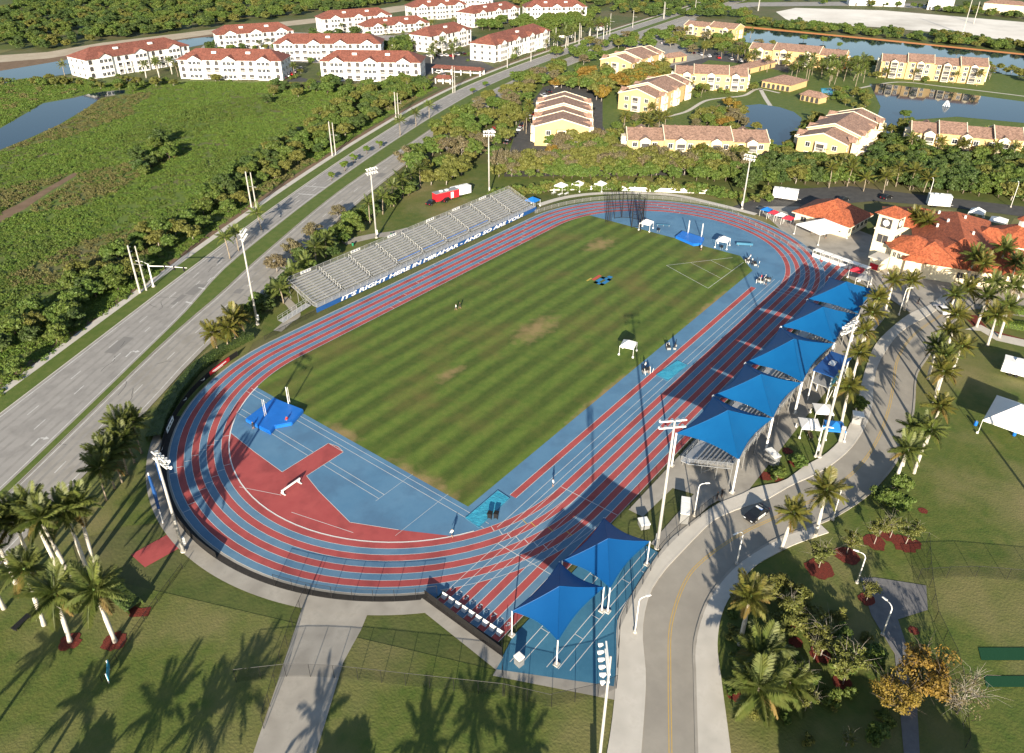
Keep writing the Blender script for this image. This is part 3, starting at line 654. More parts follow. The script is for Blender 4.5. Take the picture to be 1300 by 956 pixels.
# the lettered banner along the front
bn=thing('banner','long navy banner lettered in white along the front of the bleachers','banner',(10.3,45.55,0))
MB().box(-43.1,42.9,-.04,.04,.15,1.32).build('banner_cloth',M['banner'],bn)
s="IT'S RIGHT HERE IN MIRAMAR - AND SO ARE YOU!"
tm=text_mesh(s,1.55,M['white'],shear=.25,extrude=.01,bold=.045)
wid=max(v.co.x for v in tm.vertices)-min(v.co.x for v in tm.vertices)
put('lettering',tm,bn,(0,-.07,.72),(R(90),0,0),(72/wid,.86,1))
# white plaques clipped on the back rail
for i,x in enumerate((-26,-10,3,18,29,41)):
    t=thing('plaque','small white plaque on the back rail of the long bleachers','plaque',(x,57.0,zb+.15),0,'plaques along the bleacher back rail')
    MB().box(-1.6,1.6,-.03,.03,0,.75).build('board',M['white'],t)
    for dx in (-.9,.1,.9): put('emblem',ubox(M['banner'],.4,.08,.35),t,(dx,-.01,.2))
# access ramp left of the bleachers
rp=thing('access_ramp','aluminium access ramp with handrails at the bleachers end wall','ramp',(-36,49,0))
MB().add([(-4.5,-1,0.0),(3.6,-1,1.2),(3.6,.8,1.2),(-4.5,.8,0.0),(-4.5,-1,-.05),(3.6,-1,1.1),(3.6,.8,1.1),(-4.5,.8,-.05)],[(0,1,2,3),(4,7,6,5),(0,4,5,1),(2,6,7,3)]).build('deck',M['alu'],rp)
for y in (-1,.8):
    mb=MB()
    for zz in (.55,1.05): mb.tube([(-4.5,y,zz),(3.6,y,1.2+zz)],.03,5)
    for i in range(7): x=-4.5+8.1*i/6; mb.tube([(x,y,1.2*i/6),(x,y,1.05+1.2*i/6)],.03,5)
    mb.build('handrail',M['alu'],rp)
# right-hand stands under the canopies
spans=[(-31.0,-17.0),(-16.7,-2.9),(-2.5,15.3),(15.8,31.3),(31.7,46.3)]
st,_,_,_=bleacher('covered_stand','aluminium grandstand under the row of five blue canopies',-30,45,-47.8,-1,9,.80,.33,1.0,7,m='alu')

# ---- canopies ---------------------------------------------------------------
def canopy_mesh(w,d,H,name,m,sag=.13,n=12):
    mb=MB(); vs=[]; fs=[]
    for j in range(2*n+1):
        for i in range(2*n+1):
            u=(i-n)/n; v=(j-n)/n; s=max(abs(u),abs(v)); t=(min(abs(u),abs(v))/s) if s>0 else 0
            k=1-sag*(1-t*t)*s
            z=H*(1-s)*(1-.25*s) 
            vs.append((u*w/2*k,v*d/2*k,z))
    W=2*n+1
    for j in range(2*n):
        for i in range(2*n): 
            a=j*W+i
            if (i<n)==(j<n): fs += [(a,a+1,a+W+1),(a,a+W+1,a+W)]
            else: fs += [(a,a+1,a+W),(a+1,a+W+1,a+W)]
    mb.add(vs,fs); me=mb.mesh(name,m); return me
def canopy(label,x0,x1,y0,y1,z,H,m,group=None,post='white',pr=.16,sag=.14):
    cx,cy=(x0+x1)/2,(y0+y1)/2; w_,d_=x1-x0,y1-y0
    c=thing('shade_canopy',label,'canopy',(cx,cy,0),0,group)
    put('fabric',canopy_mesh(w_,d_,H,'fabric',M[m],sag),c,(0,0,z))
    for a in (-1,1):
        for b_ in (-1,1):
            p=put('post',ucyl(M[post],pr,z+.05,12),c,(a*w_/2,b_*d_/2,0)); put('footing',ubox(M['concrete'],.7,.7,.18),p)
    # raised seams along the ridges and across each panel
    for a_ in (-1,1):
        for b_ in (-1,1): MB().tube([(a_*w_/2*s_,b_*d_/2*s_,z+.02+H*(1-s_)*(1-.25*s_)) for s_ in (0,.2,.4,.6,.8,1)],.05,4).build('seam',M[m],c)
    # perimeter cable
    mb=MB(); n=10
    for a,b_ in (((-1,-1),(1,-1)),((1,-1),(1,1)),((1,1),(-1,1)),((-1,1),(-1,-1))):
        P=[]
        for k in range(n+1):
            t=-1+2*k/n; kk=1-sag*(1-t*t); u=(a[0]+b_[0])/2 or t*(b_[0]-a[0])/2; v=(a[1]+b_[1])/2 or t*(b_[1]-a[1])/2
            P.append((u*w_/2*kk,v*d_/2*kk,z+.0))
        mb.tube(P,.04,4)
    mb.build('edge_cable',M['canopy'],c)
    return c
sit=['blue pyramid canopy over the stand end beside the parked black police car','blue pyramid canopy second from the police car end of the covered stand','blue pyramid canopy in the middle of the covered stand','blue pyramid canopy second from the clubhouse end of the covered stand','blue pyramid canopy at the clubhouse end of the covered stand']
for (a,b_),l in zip(spans,sit): canopy(l,a,b_,-56.2,-45.2,6.9,3.2,'canopy','canopies over the stand')
canopy('dark blue canopy beside the sprint start blocks',-75.3,-64.6,-52.2,-45.0,4.6,2.4,'canopy2','small canopies over the court',pr=.09)
canopy('dark blue canopy over the teal court farther from the start blocks',-64.2,-53.4,-52.9,-45.2,4.6,2.4,'canopy2','small canopies over the court',pr=.09)

# ---- floodlights ------------------------------------------------------------
def flood(base,h,label,yaw,arms=2,lamps=5,r=.21):
    t=thing('floodlight_pole',label,'floodlight',base,yaw,'stadium floodlights')
    p=MB().tube([(0,0,0),(0,0,h*.5),(0,0,h)],[r*1.25,r,r*.7],12); o=p.build('pole',M['pole'],t,smooth=True)
    put('cabinet',ubox(M['white'],.5,.35,1.3),t,(.3,0,1.2)); put('base_plate',ucyl(M['concrete'],r*2,.25,12),t)
    for a in range(arms):
        z=h-.3-a*1.1; put('crossarm',ubox(M['white'],.16,3.6,.16),t,(.25,0,z))
        for k in range(lamps):
            l=put('lamp',LAMP,t,(.55,-1.6+3.2*k/(lamps-1),z-.1))
    return t
mb=MB().tube([(0,0,.1),(.45,0,-.22)],[.16,.36],10); mb.fixn(mb.mesh('x',M['white'])); LAMP=mb.mesh('lamp',[M['white'],M['lampglass']])
_m=MB().tube([(0,0,.08),(.34,0,-.16)],[.11,.27],10); _m.add([(.43+.02*0+ .0,0,0)],[],0); LAMP=_m.mesh('lamp',M['white']); _m.fixn(LAMP)
fl_l=['floodlight pole beside the avenue palms and the red fence banner','floodlight pole behind the middle of the long bleachers','floodlight pole behind the far end of the long bleachers','floodlight pole beside the red path at the near bend','floodlight pole at the far bend near the white trailer','floodlight pole beside the blue and white pop-up tents','floodlight pole between the small canopies and the covered stand']
fl_b=[((327,412),22.7),((478,302),20.5),((621,247),21),((233,700),17.8),((942,265),17.3),((1040,580),26.5),((834,696),23.5)]
for l,(b_,h) in zip(fl_l,fl_b):
    q=G(*b_); flood(q,h,l,math.atan2(-q.y,-q.x))
q=G(756,1010); flood(q,23,'floodlight pole at the court corner beside the park road',R(127),r=.16)
q=G(1300,700); flood(q+Vector((4,-6,0)),20,'floodlight pole on the practice lawn at the turf strips',R(80))
# lower banner posts beside the red path pole
for i,(px,py,h) in enumerate(((207,664,10),(214,640,9))):
    t=thing('flag_pole','slim pole with a furled blue flag beside the red path','flagpole',G(px,py),0,'flag poles by the red path')
    put('pole',ucyl(M['white'],.09,h,8),t); MB().tube([(0,0,h*.3),(.1,.05,h*.6),(0,0,h*.95)],[.22,.28,.16],7).build('furled_flag',M['banner'],t)

# ---- street lamps -----------------------------------------------------------
def street_lamp(base,h,yaw,label,group='curved park street lamps',m='white'):
    t=thing('street_lamp',label,'street lamp',base,yaw,group)
    MB().tube([(0,0,0),(0,0,h*.9),(.15,0,h*.97),(.5,0,h),(1.1,0,h-.05)],[.11,.085,.07,.06,.05],8).build('pole',M[m],t,smooth=True)
    MB().add([(1.0,-.16,h-.02),(1.0,.16,h-.02),(1.75,.12,h-.1),(1.75,-.12,h-.1),(1.0,-.1,h+.12),(1.0,.1,h+.12),(1.7,.06,h),(1.7,-.06,h)],[(0,3,2,1),(4,5,6,7),(0,1,5,4),(1,2,6,5),(2,3,7,6),(3,0,4,7)]).build('lamp_head',M[m],t)
    put('base',ucyl(M['concrete'],.25,.3,10),t)
    return t
for px,py,h,yw,l in ((881,655,6.5,-40,'white street lamp by the stand gate and white bins'),(1035,580,6.5,-60,'white street lamp beside the pop-up tents'),(1057,660,6.5,100,'white street lamp behind the roadside palm and police car'),(806,803,6.5,-30,'white street lamp on the pavement beside the teal court'),
    (935,716,6.5,150,'white street lamp on the inner kerb of the bend'),(1120,806,5.5,60,'white street lamp beside the grey garden path'),(1141,400,7,-40,'white street lamp at the plaza end of the park road'),(1088,740,5.5,90,'white street lamp among the mulched saplings'),(1178,254,7,30,'white street lamp behind the clubhouse roof'),(1283,263,8,20,'white street lamp by the dark service road end'),(1000,700,.1,0,None)):
    if l: street_lamp(G(px,py),h,R(yw),l)

# ---- fences -----------------------------------------------------------------
def arcw(off,a0,a1,n=30,side=-1): return [Vector((side*TL/2+(TR+off)*math.cos(a),(TR+off)*math.sin(a),0)) for a in [a0+(a1-a0)*k/n for k in range(n+1)]]
O=8*LW
fence('fence','low black windscreen fence round the near bend',arcw(O+1.25,math.pi*.56,math.pi*1.02),1.25,2.6,'screen','black','low track fences')
fence('fence','low black fence between the near bend and the concrete drive',arcw(O+1.25,math.pi*1.10,math.pi*1.268),2.3,2.8,'mesh','black','low track fences')
fence('fence','low black fence behind the numbered start blocks',[(-77.6,-31.5),(-78.3,-45.8)],1.15,2.6,'screen','black','low track fences')
fence('fence','low black fence along the home straight beside the canopies',[(-77.4,-45.0),(-45,-45.0),(-34,-45.0),(60,-45.6)],1.1,3,'mesh','black','low track fences')
fence('fence','low pale fence along the bleachers side of the far bend',[(54,45.0)]+[(p.x,p.y) for p in arcw(O+1.3,math.pi*.48,0,24,1)]+[(76,-25),(74,-34)],1.1,3,'meshg','steel','low track fences')
fence('fence','low fence from the bleachers banner to the near bend',[(-33.5,45.2),(-48,44.6)],1.1,3,'mesh','black','low track fences')
fence('fence','tall black chain-link fence beside the concrete drive',[tuple(G(*p)[:2]) for p in ((391,757),(372,800),(356,850),(335,925))],2.4,3,'mesh','black','tall chain-link fences')
fence('fence','tall black chain-link fence crossing the drive and front lawn',[tuple(G(*p)[:2]) for p in ((300,866),(372,858),(432,861),(520,871),(640,884),(700,898))],2.4,3,'mesh','black','tall chain-link fences')
fence('fence','tall black chain-link fence along the court and pavement',[tuple(G(*p)[:2]) for p in ((700,898),(782,880),(786,800),(800,770),(838,704),(866,676),(900,648),(918,636))],2.6,3,'mesh','black','tall chain-link fences')
fence('fence','tall black chain-link fence between the court and start blocks',[(-78.6,-46.0),(-80,-47)]+[tuple(G(*p)[:2]) for p in ((640,884),)],2.6,3,'mesh','black','tall chain-link fences')
fence('fence','tall chain-link fence across the practice lawn',[tuple(G(*p)[:2]) for p in ((1165,736),(1230,732),(1300,738),(1400,748))],2.2,4,'mesh','black','tall chain-link fences')
fence('fence','tall chain-link fence along the garden path and lawn',[tuple(G(*p)[:2]) for p in ((1175,690),(1178,740),(1186,790),(1215,850),(1225,950))],2.2,3,'mesh','black','tall chain-link fences')
fence('fence','pale mesh boundary fence behind the bleachers',[(-27,60.0),(20,62),(56,62)],2.2,4,'meshg','steel','tall chain-link fences')
fence('fence','low dark rail fence along the lawn at the palms',[tuple(G(*p)[:2]) for p in ((130,866),(175,800),(200,765),(232,722))],1.1,3,'mesh','black','tall chain-link fences')
# boards hung on the near bend fence
def fence_board(a,ln_,m,label,h=.95):
    p=arcw(O+1.15,a,a,1)[0]; t=thing('fence_board',label,'banner',(p.x,p.y,0),a+math.pi/2)
    n=8; A=[]; r=TR+O+1.15
    me=MB().box(-ln_/2,ln_/2,-.03,.03,.15,h+.15); me.build('board',m,t); return t
b_=fence_board(math.pi*.600,7.0,M['red'],'red sponsor banner on the black fence of the near bend')
put('lettering',ubox(M['white'],4.2,.02,.22),b_,(0,.05,.55)); put('lettering',ubox(M['white'],2.6,.02,.12),b_,(.3,.05,.32))
b_=fence_board(math.pi*.745,4.2,M['white'],'white sign with dark lettering on the near bend fence')
for dx in (-1.1,0,1.1): put('lettering',ubox(M['black'],.7,.02,.3),b_,(dx,.05,.5))
sw=MB().poly([(-.9,0,0),(-.55,0,-.28),(.95,0,.42),(-.45,0,-.02),(-.7,0,.22)]).mesh('swoosh',M['white'])
for a in (.640,.690,.80,.86):
    p=arcw(O+1.13,math.pi*a,math.pi*a,1)[0]; t=thing('fence_emblem','small white tick emblem on the black windscreen','emblem',(p.x,p.y,.75),math.pi*a+math.pi/2,'tick emblems on the windscreen')
    put('tick',sw,t,(0,.05,0),(0,0,0),(.8,1,.8))

# ---- lane boxes 1-9 ---------------------------------------------------------
mb=MB(); mb.add([(-.45,-.28,0),(.35,-.28,0),(.35,.28,0),(-.45,.28,0),(-.1,-.28,.62),(-.1,.28,.62)],[(0,3,2,1),(0,1,4),(3,5,2),(1,2,5,4),(0,4,5,3)]); LB=mb.mesh('lane_box',M['white']); mb.fixn(LB)
for k in range(9):
    y=-(TR+(k+.5)*LW)+.45
    t=thing('lane_box','white wedge marker of sprint lane '+'one two three four five six seven eight nine'.split()[k],'lane marker',(-75.9,y-.35,.02),0,'numbered lane markers at the sprint start')
    put('wedge',LB,t,(0,0,0),(0,0,0),(1.25,1.25,1.25))
    put('digit',text_mesh(str(k+1),.42,M['banner'],0,.004,.01),t,(.2,0,.37),(R(54),0,R(90)))
    tn=text_mesh(str(k+1),1.2,M['line'],0,0,.01); put('lane_number',tn,track,(-74.3,y-.35,.026),(0,0,R(-90)))

# ---- pole-vault / high-jump beds, cage, barrier, tarps ----------------------
def bed(label,px,h,uprights):
    P=GG(px); c=sum(P,Vector())/len(P); t=thing('landing_bed',label,'landing mat',c)
    mb=MB().prism([(p.x-c.x,p.y-c.y) for p in P],.05,h); o=mb.build('mat',M['bluemat'],t)
    bm=bmesh.new(); bm.from_mesh(o.data); bmesh.ops.bevel(bm,geom=bm.edges[:],offset=.12,segments=2,affect='EDGES'); bm.to_mesh(o.data); bm.free()
    for u in uprights:
        q=G(*u)-c; up=put('upright',ubox(M['white'],.14,.1,4.6),t,(q.x,q.y,0)); put('upright_base',ubox(M['steel'],.9,.5,.15),t,(q.x,q.y,0)); put('standard',ubox(M['white'],.06,.06,3.4),t,(q.x+.35,q.y,1.0))
    return t,c
t,c=bed('large blue pole vault landing bed by the near bend runway',[(312,536),(348,509),(386,524),(371,541),(350,545),(344,553),(330,546)],.85,[(337,533),(367,517)])
MB().quad((-3.2,-2.9,.55),(-1.2,-1.2,.6),(-1.2,1.2,.6),(-3.2,1.0,.55)).build('front_buns',M['bluemat'],t)
bed('blue pole vault landing bed in the far bend blue zone',[(857,303),(866,296),(894,305),(890,312),(880,313)],.8,[(873,299),(890,303)])
def tarp(label,px):
    P=GG(px); c=sum(P,Vector())/4; t=thing('pit_cover',label,'tarp',c); mb=MB(); n=14; vs=[];fs=[]
    for j in range(n+1):
        for i in range(n+1):
            a=P[0].lerp(P[1],i/n); b_=P[3].lerp(P[2],i/n); q=a.lerp(b_,j/n)-c; q.z=.05+.10*mnoise.noise(Vector((q.x*.8,q.y*.8,c.x)))+.05; q.z=max(q.z,.03); vs.append(q)
    for j in range(n):
        for i in range(n): a=j*(n+1)+i; fs.append((a,a+1,a+n+2,a+n+1))
    mb.add(vs,fs); mb.build('cover',M['teal'],t,smooth=True)
    mb=MB(); 
    for a,b_ in zip(P,P[1:]+P[:1]): mb.tube([a-c+Vector((0,0,.06)),b_-c+Vector((0,0,.06))],.08,5)
    mb.build('border',M['court'],t)
tarp('rumpled turquoise cover on the sand pit at the infield corner',[(591,658),(632,623),(647,633),(608,670)])
tarp('turquoise cover on the sand pit in the canopies shadow',[(833,476),(860,458),(873,464),(848,484)])
t=thing('steeple_barrier','heavy white steeplechase barrier on the red inner lane','barrier',G(370,620),math.atan2(.2,3.8))
put('beam',ubox(M['white'],3.9,.16,.3),t,(0,0,.62)); 
for x in (-1.7,1.7): put('leg',ubox(M['white'],.14,.14,.62),t,(x,0,0)); put('foot',ubox(M['white'],.18,1.1,.1),t,(x,0,0))
# throwing cage: C-shaped ring of tall posts with netting
cg=thing('throwing_cage','tall black netted hammer throw cage in the far bend','throwing cage',G(796,284))
ang=[R(a) for a in (-150,-115,-80,-45,-10,25,60,95)]
rr=[5.2,4.4,4.2,4.2,4.2,4.2,4.4,5.2]; PP=[]
for a,r_ in zip(ang,rr):
    p=Vector((math.cos(a)*r_*.8+1.6,math.sin(a)*r_,0)); PP.append(p); put('post',ucyl(M['black'],.1,8.2,8),cg,p); put('post',ucyl(M['black'],.06,8.2,6),cg,p+Vector((.5,.3,0))); put('stay',ucyl(M['black'],.05,9.3,6),cg,p*1.12)
for a,b_ in zip(PP,PP[1:]):
    put('net',MB().quad(a,b_,b_+Vector((0,0,7.4)),a+Vector((0,0,7.4))).mesh('net',M['net']),cg)
mb=MB()
for z in (.12,4,7.6): mb.tube([p+Vector((0,0,z)) for p in PP],.06,5)
mb.build('hoop',M['black'],cg)
for y in (5.6,-6.2):
    put('gate_panel',MB().quad((-3.0,y,.2),(-1.2,y*.86,.2),(-1.2,y*.86,8),(-3.0,y,8)).mesh('gate_panel',M['net']),cg)
    for dx in (0,.6,1.2,1.8): put('gate_post',ucyl(M['black'],.08,8.4,6),cg,(-3+dx,y*(1-.078*dx),0))
# hurdles / equipment heap by the infield corner, wheelie bins
def eqbox(name,label,cat,px,sx,sy,sz,m,rz=0,group=None,lid=None):
    t=thing(name,label,cat,G(*px),rz,group); put('body',ubox(M[m],sx,sy,sz),t); 
    if lid: put('lid',ubox(M[lid],sx+.1,sy+.1,.12),t,(0,0,sz+.005))
    put('base',ubox(M['black'],sx*.8,sy*.8,.04),t,(0,0,.0)) if False else None
    return t
for px in ((622,657),(630,657)):
    t=thing('wheelie_bin','dark wheelie bin beside the turquoise pit cover','bin',G(*px),R(20),'wheelie bins at the infield corner')
    MB().add([(-.3,-.28,.1),(.3,-.28,.1),(.3,.28,.1),(-.3,.28,.1),(-.38,-.35,1.0),(.38,-.35,1.0),(.38,.35,1.0),(-.38,.35,1.0)],[(0,3,2,1),(4,5,6,7),(0,1,5,4),(1,2,6,5),(2,3,7,6),(3,0,4,7)]).build('body',M['black'],t)
    put('lid',ubox(M['screen'],.8,.75,.07),t,(0,0,1.0)); 
    for y in (-.3,.3): put('wheel',ucyl(M['tyre'],.12,.08,10),t,(-.32,y,.12),(R(90),0,0))

# ================================================================== BUILDINGS
def prism_roof(mb, c, ux, lx, ly, z0, h, hip=0.0, over=.6, m=0):
    """hip or gable roof with ridge along ux (local 2-d); hip=0 gives a gable"""
    ux=Vector((ux[0],ux[1],0)).normalized(); uy=Vector((-ux.y,ux.x,0)); c=Vector((c[0],c[1],0))
    a=lx/2+over; b=ly/2+over; zz=z0-over*h/(ly/2)*.6
    P=lambda x,y,z: c+ux*x+uy*y+Vector((0,0,z))
    v=[P(-a,-b,zz),P(a,-b,zz),P(a,b,zz),P(-a,b,zz),P(-a+hip,0,z0+h),P(a-hip,0,z0+h)]
    mb.add(v,[(0,1,5,4),(2,3,4,5),(1,2,5),(3,0,4),(3,2,1,0)],m)
_win={}
def win_mesh(w_,h_,kind,frame,glass='glass'):
    k=(w_,h_,kind,frame,glass)
    if k in _win: return _win[k]
    mb=MB()
    if kind=='window':
        mb.box(-w_/2-.12,w_/2+.12,-.08,.02,-.12,0,0); mb.box(-w_/2-.12,w_/2+.12,-.08,.02,h_,h_+.14,0)
        for s in (-1,1): mb.box(s*w_/2-.06,s*w_/2+.06,-.07,.02,0,h_,0)
        mb.box(-w_/2+.06,w_/2-.06,-.03,.01,0,h_,1); mb.box(-.03,.03,-.05,-.03,0,h_,0)
    elif kind=='arch':
        n=8; P=[(-w_/2,0),(w_/2,0),(w_/2,h_*.75)]+[(w_/2*math.cos(math.pi*k_/n),h_*.75+h_*.25*math.sin(math.pi*k_/n)) for k_ in range(1,n)]+[(-w_/2,h_*.75)]
        mb.poly([(x,-.035,z) for x,z in P],1)
        for (x,z),(x2,z2) in zip(P,P[1:]+P[:1]): mb.add([(x,-.1,z),(x2,-.1,z2),(x2*1.12,-.1,z2*1.03),(x*1.12,-.1,z*1.03)],[(0,1,2,3)],0)
        mb.box(-w_/2,w_/2,-.12,-.08,.05,.9,0) if False else None
    else:   # balcony bay: projecting frame, flat dark pane painted as screen and recess shade, rail
        mb.box(-w_/2-.25,-w_/2,-.9,.02,0,h_,0); mb.box(w_/2,w_/2+.25,-.9,.02,0,h_,0); mb.box(-w_/2-.25,w_/2+.25,-.9,.02,h_,h_+.3,0); mb.box(-w_/2-.25,w_/2+.25,-.9,.02,-.2,0,0)
        mb.box(-w_/2,w_/2,-.06,.0,0,h_,1); mb.box(-w_/2,w_/2,-.88,-.82,.9,1.0,2); 
        for i in range(7): x=-w_/2+w_*(i+.5)/7; mb.box(x-.03,x+.03,-.87,-.83,0,.9,2)
    me=mb.mesh(kind,[M[frame],M[glass],M['white']]); _win[k]=me; return me
def facade(parent, p0, p1, items, z0):
    """items = list of (fraction, z, mesh, name); wall from p0 to p1 in parent-local coords, outside on the right of p0->p1"""
    p0=Vector((p0[0],p0[1],0)); p1=Vector((p1[0],p1[1],0)); t=(p1-p0); a=math.atan2(t.y,t.x)
    for f,z,me,nm in items: q=p0.lerp(p1,f); put(nm,me,parent,(q.x,q.y,z0+z),(0,0,a))
def box_frame(A,B,C,z,depth=None):
    """A-B gable side, B-C long side given at eave height; returns centre, ux, lx, ly"""
    A,B,C=Vector(A),Vector(B),Vector(C); ux=(C-B); ux.z=0; lx=ux.length; ux.normalize(); uy=Vector((-ux.y,ux.x,0)); ly=depth or abs((A-B).dot(uy))
    s=1 if (A-B).dot(uy)>=0 else -1
    c=(B+C)/2+uy*s*ly/2; return c,ux,lx,ly,s

FOOT=[]
# ---- white three-storey apartment blocks ------------------------------------
def white_block(label, B, C, depth=17, z=9.6, storeys=3, dorm=2, gables=True):
    B=G(*B,z); C=G(*C,z); away=(B+C)/2-Vector((CAMX,CAMY,0)); ux=C-B; ux.z=0; lx=ux.length; ux.normalize(); uy=Vector((-ux.y,ux.x,0))
    if uy.dot(away)<0: uy=-uy
    c=(B+C)/2+uy*depth/2; a=math.atan2(ux.y,ux.x)
    t=thing('apartment_block',label,'apartment block',(c.x,c.y,0),a,'white apartment blocks with red tiled roofs')
    # local frame: x along ux; front is -y if uy is left-hand normal
    L,D=lx/2,depth/2
    mb=MB().box(-L,L,-D,D,0,z)
    MB.build(mb,'wall',M['wwall'],t)
    # projecting bays with gables
    nb=max(2,round(lx/17)); bays=[-L+lx*(k+.5)/nb for k in range(nb)]
    bw=MB().box(-3.6,3.6,-1.1,.05,0,z); bw.add([(-3.6,-1.1,z),(3.6,-1.1,z),(0,-1.1,z+1.9)],[(0,1,2)]); bw=bw.mesh('bay_wall',M['wwall'])
    for x in bays: put('bay_wall',bw,t,(x,-D,0))
    FOOT.append((c.x,c.y,a,L+2,D+3))
    r=MB(); prism_roof(r,(0,0),(1,0),2*L,2*D,z,4.2,hip=D*.95,over=.8)
    for x in bays:
        v=[(x-4.2,-D-1.7,z-.35),(x+4.2,-D-1.7,z-.35),(x,-D-1.7,z+2.1),(x-4.2,-D+2,z+.0),(x+4.2,-D+2,z+.0),(x,-D+5.2,z+2.1)]
        r.add(v,[(0,2,5,3),(1,4,5,2)])
    ro=r.build('roof',M['roofred'],t)
    for x in ([0] if nb%2==0 else [bays[0]/2,bays[-1]/2]):
        put('roof_vent',ubox(M['white'],2.4,1.2,1.0),ro,(x,-D*.45,z+2.3))
    tr=MB(); tr.box(-L-.25,L+.25,-D-.25,-D,z-.55,z-.2); tr.box(-L-.25,-L,-D,D,z-.55,z-.2); tr.box(L,L+.25,-D,D,z-.55,z-.2); tr.build('cornice',M['white'],t)
    wm=win_mesh(1.8,1.6,'window','white'); am=win_mesh(1.9,2.3,'arch','white','opening_dark'); bm_=win_mesh(2.5,2.3,'balcony','white','opening_dark')
    sh=z/storeys
    for s in range(storeys):
        zz=s*sh+.8
        for k,x in enumerate(bays):
            for dx,me,nm in ((-2.3,wm,'window'),(2.3,wm,'window'),(0,wm,'window')):
                put(nm,me,t,(x+dx,-D-1.12,zz))
        edges=[-L]+[ (bays[i]+bays[i+1])/2 for i in range(nb-1)]+[L]
        for k in range(nb-1):
            m_=(bays[k]+bays[k+1])/2
            for dx in (-2.2,2.2): put('balcony',bm_ if s<storeys-1 else am,t,(m_+dx,-D-.02,zz-.4))
        for x in (-L+2.2,L-2.2): put('balcony',am,t,(x,-D-.02,zz-.3))
        for sx,an in ((-1,-90),(1,90)):
            for y in (-D*.6,0,D*.6): put('window',wm,t,(sx*(L+.02),y,zz),(0,0,R(an)))
    return t
WB=[('white red-roofed apartment block nearest the avenue hedge, facing the marsh',(406,77),(533,79),17),
('white red-roofed apartment block beside the marsh with a parking court on its right',(225,75),(356,77),17),
('long white red-roofed apartment block at the canal and marsh pond edge',(108,76),(239,57),19),
('white red-roofed apartment block directly behind the one facing the marsh hedge',(347,55),(483,55),17),
('white red-roofed apartment block in front of the sandy canal bank bend',(275,44),(372,38),16),
('white red-roofed apartment block along the sandy bank and forest edge',(410,24),(497,18),16),
('low white red-roofed clubhouse among trees inside the white estate',(465,34),(545,28),15),
('white red-roofed apartment block beside the carport and tall trees',(546,46),(598,36),17),
('white red-roofed apartment block lining the avenue by the utility poles',(628,57),(698,38),17),
('white red-roofed apartment block behind the avenue-side block',(601,17),(660,9),17),
('white red-roofed apartment block beside the tall palm entrance',(668,9),(745,8),17),
('white red-roofed apartment block by the forest at the back of the estate',(524,9),(593,5),16),
('farthest white red-roofed apartment block of the estate',(560,-6),(625,-5),16)]
for l,b_,c_,d_ in WB: white_block(l,b_,c_,d_,z=5.5 if 'clubhouse' in l else 9.8,storeys=2 if 'clubhouse' in l else 3)
# carport
def carport(label,px,depth,h,roof='roofred',m='wwall',n=5):
    B,C=G(*px[0],h),G(*px[1],h); ux=(C-B); ux.z=0; lx=ux.length; ux.normalize(); uy=Vector((-ux.y,ux.x,0)); away=(B-Vector((CAMX,CAMY,0)))
    if uy.dot(away)<0: uy=-uy
    c=(B+C)/2+uy*depth/2; t=thing('carport',label,'carport',(c.x,c.y,0),math.atan2(ux.y,ux.x))
    r=MB(); prism_roof(r,(0,0),(1,0),lx,depth,h,1.2,hip=1.5,over=.4); r.build('roof',M[roof],t); MB().box(-lx/2,lx/2,depth/2-.3,depth/2,0,h).build('back_wall',M[m],t)
    for i in range(n+1): put('pillar',ubox(M[m],.5,.5,h),t,(-lx/2+.3+(lx-.6)*i/n,-depth/2+.3,0))
carport('long white carport with red tiled roof behind the avenue hedge',((548,86),(610,90)),7,3)
carport('short white carport with red tiled roof beside the parking lot',((552,99),(572,100)),5,2.8,n=2)
gh=thing('gatehouse','small white gatehouse with red roof at the palm entrance','gatehouse',G(762,38)); MB().box(-3,3,-2,2,0,3.2).build('wall',M['wwall'],gh); r=MB(); prism_roof(r,(0,0),(1,0),6,4,3.2,1.6,hip=2,over=.8); r.build('roof',M['roofred'],gh); put('window',win_mesh(1.5,1.5,'window','white'),gh,(0,-2.02,1))
sg_=thing('entrance_wall','low white curved sign wall at the estate palm entrance','wall',G(718,48),R(-40)); MB().prism([(-6,-.2),(6,-.2),(6,.3),(-6,.3)],0,1.6).build('wall',M['wwall'],sg_); MB().box(-6.3,6.3,-.35,.45,1.6,1.8).build('coping',M['roofred'],sg_)

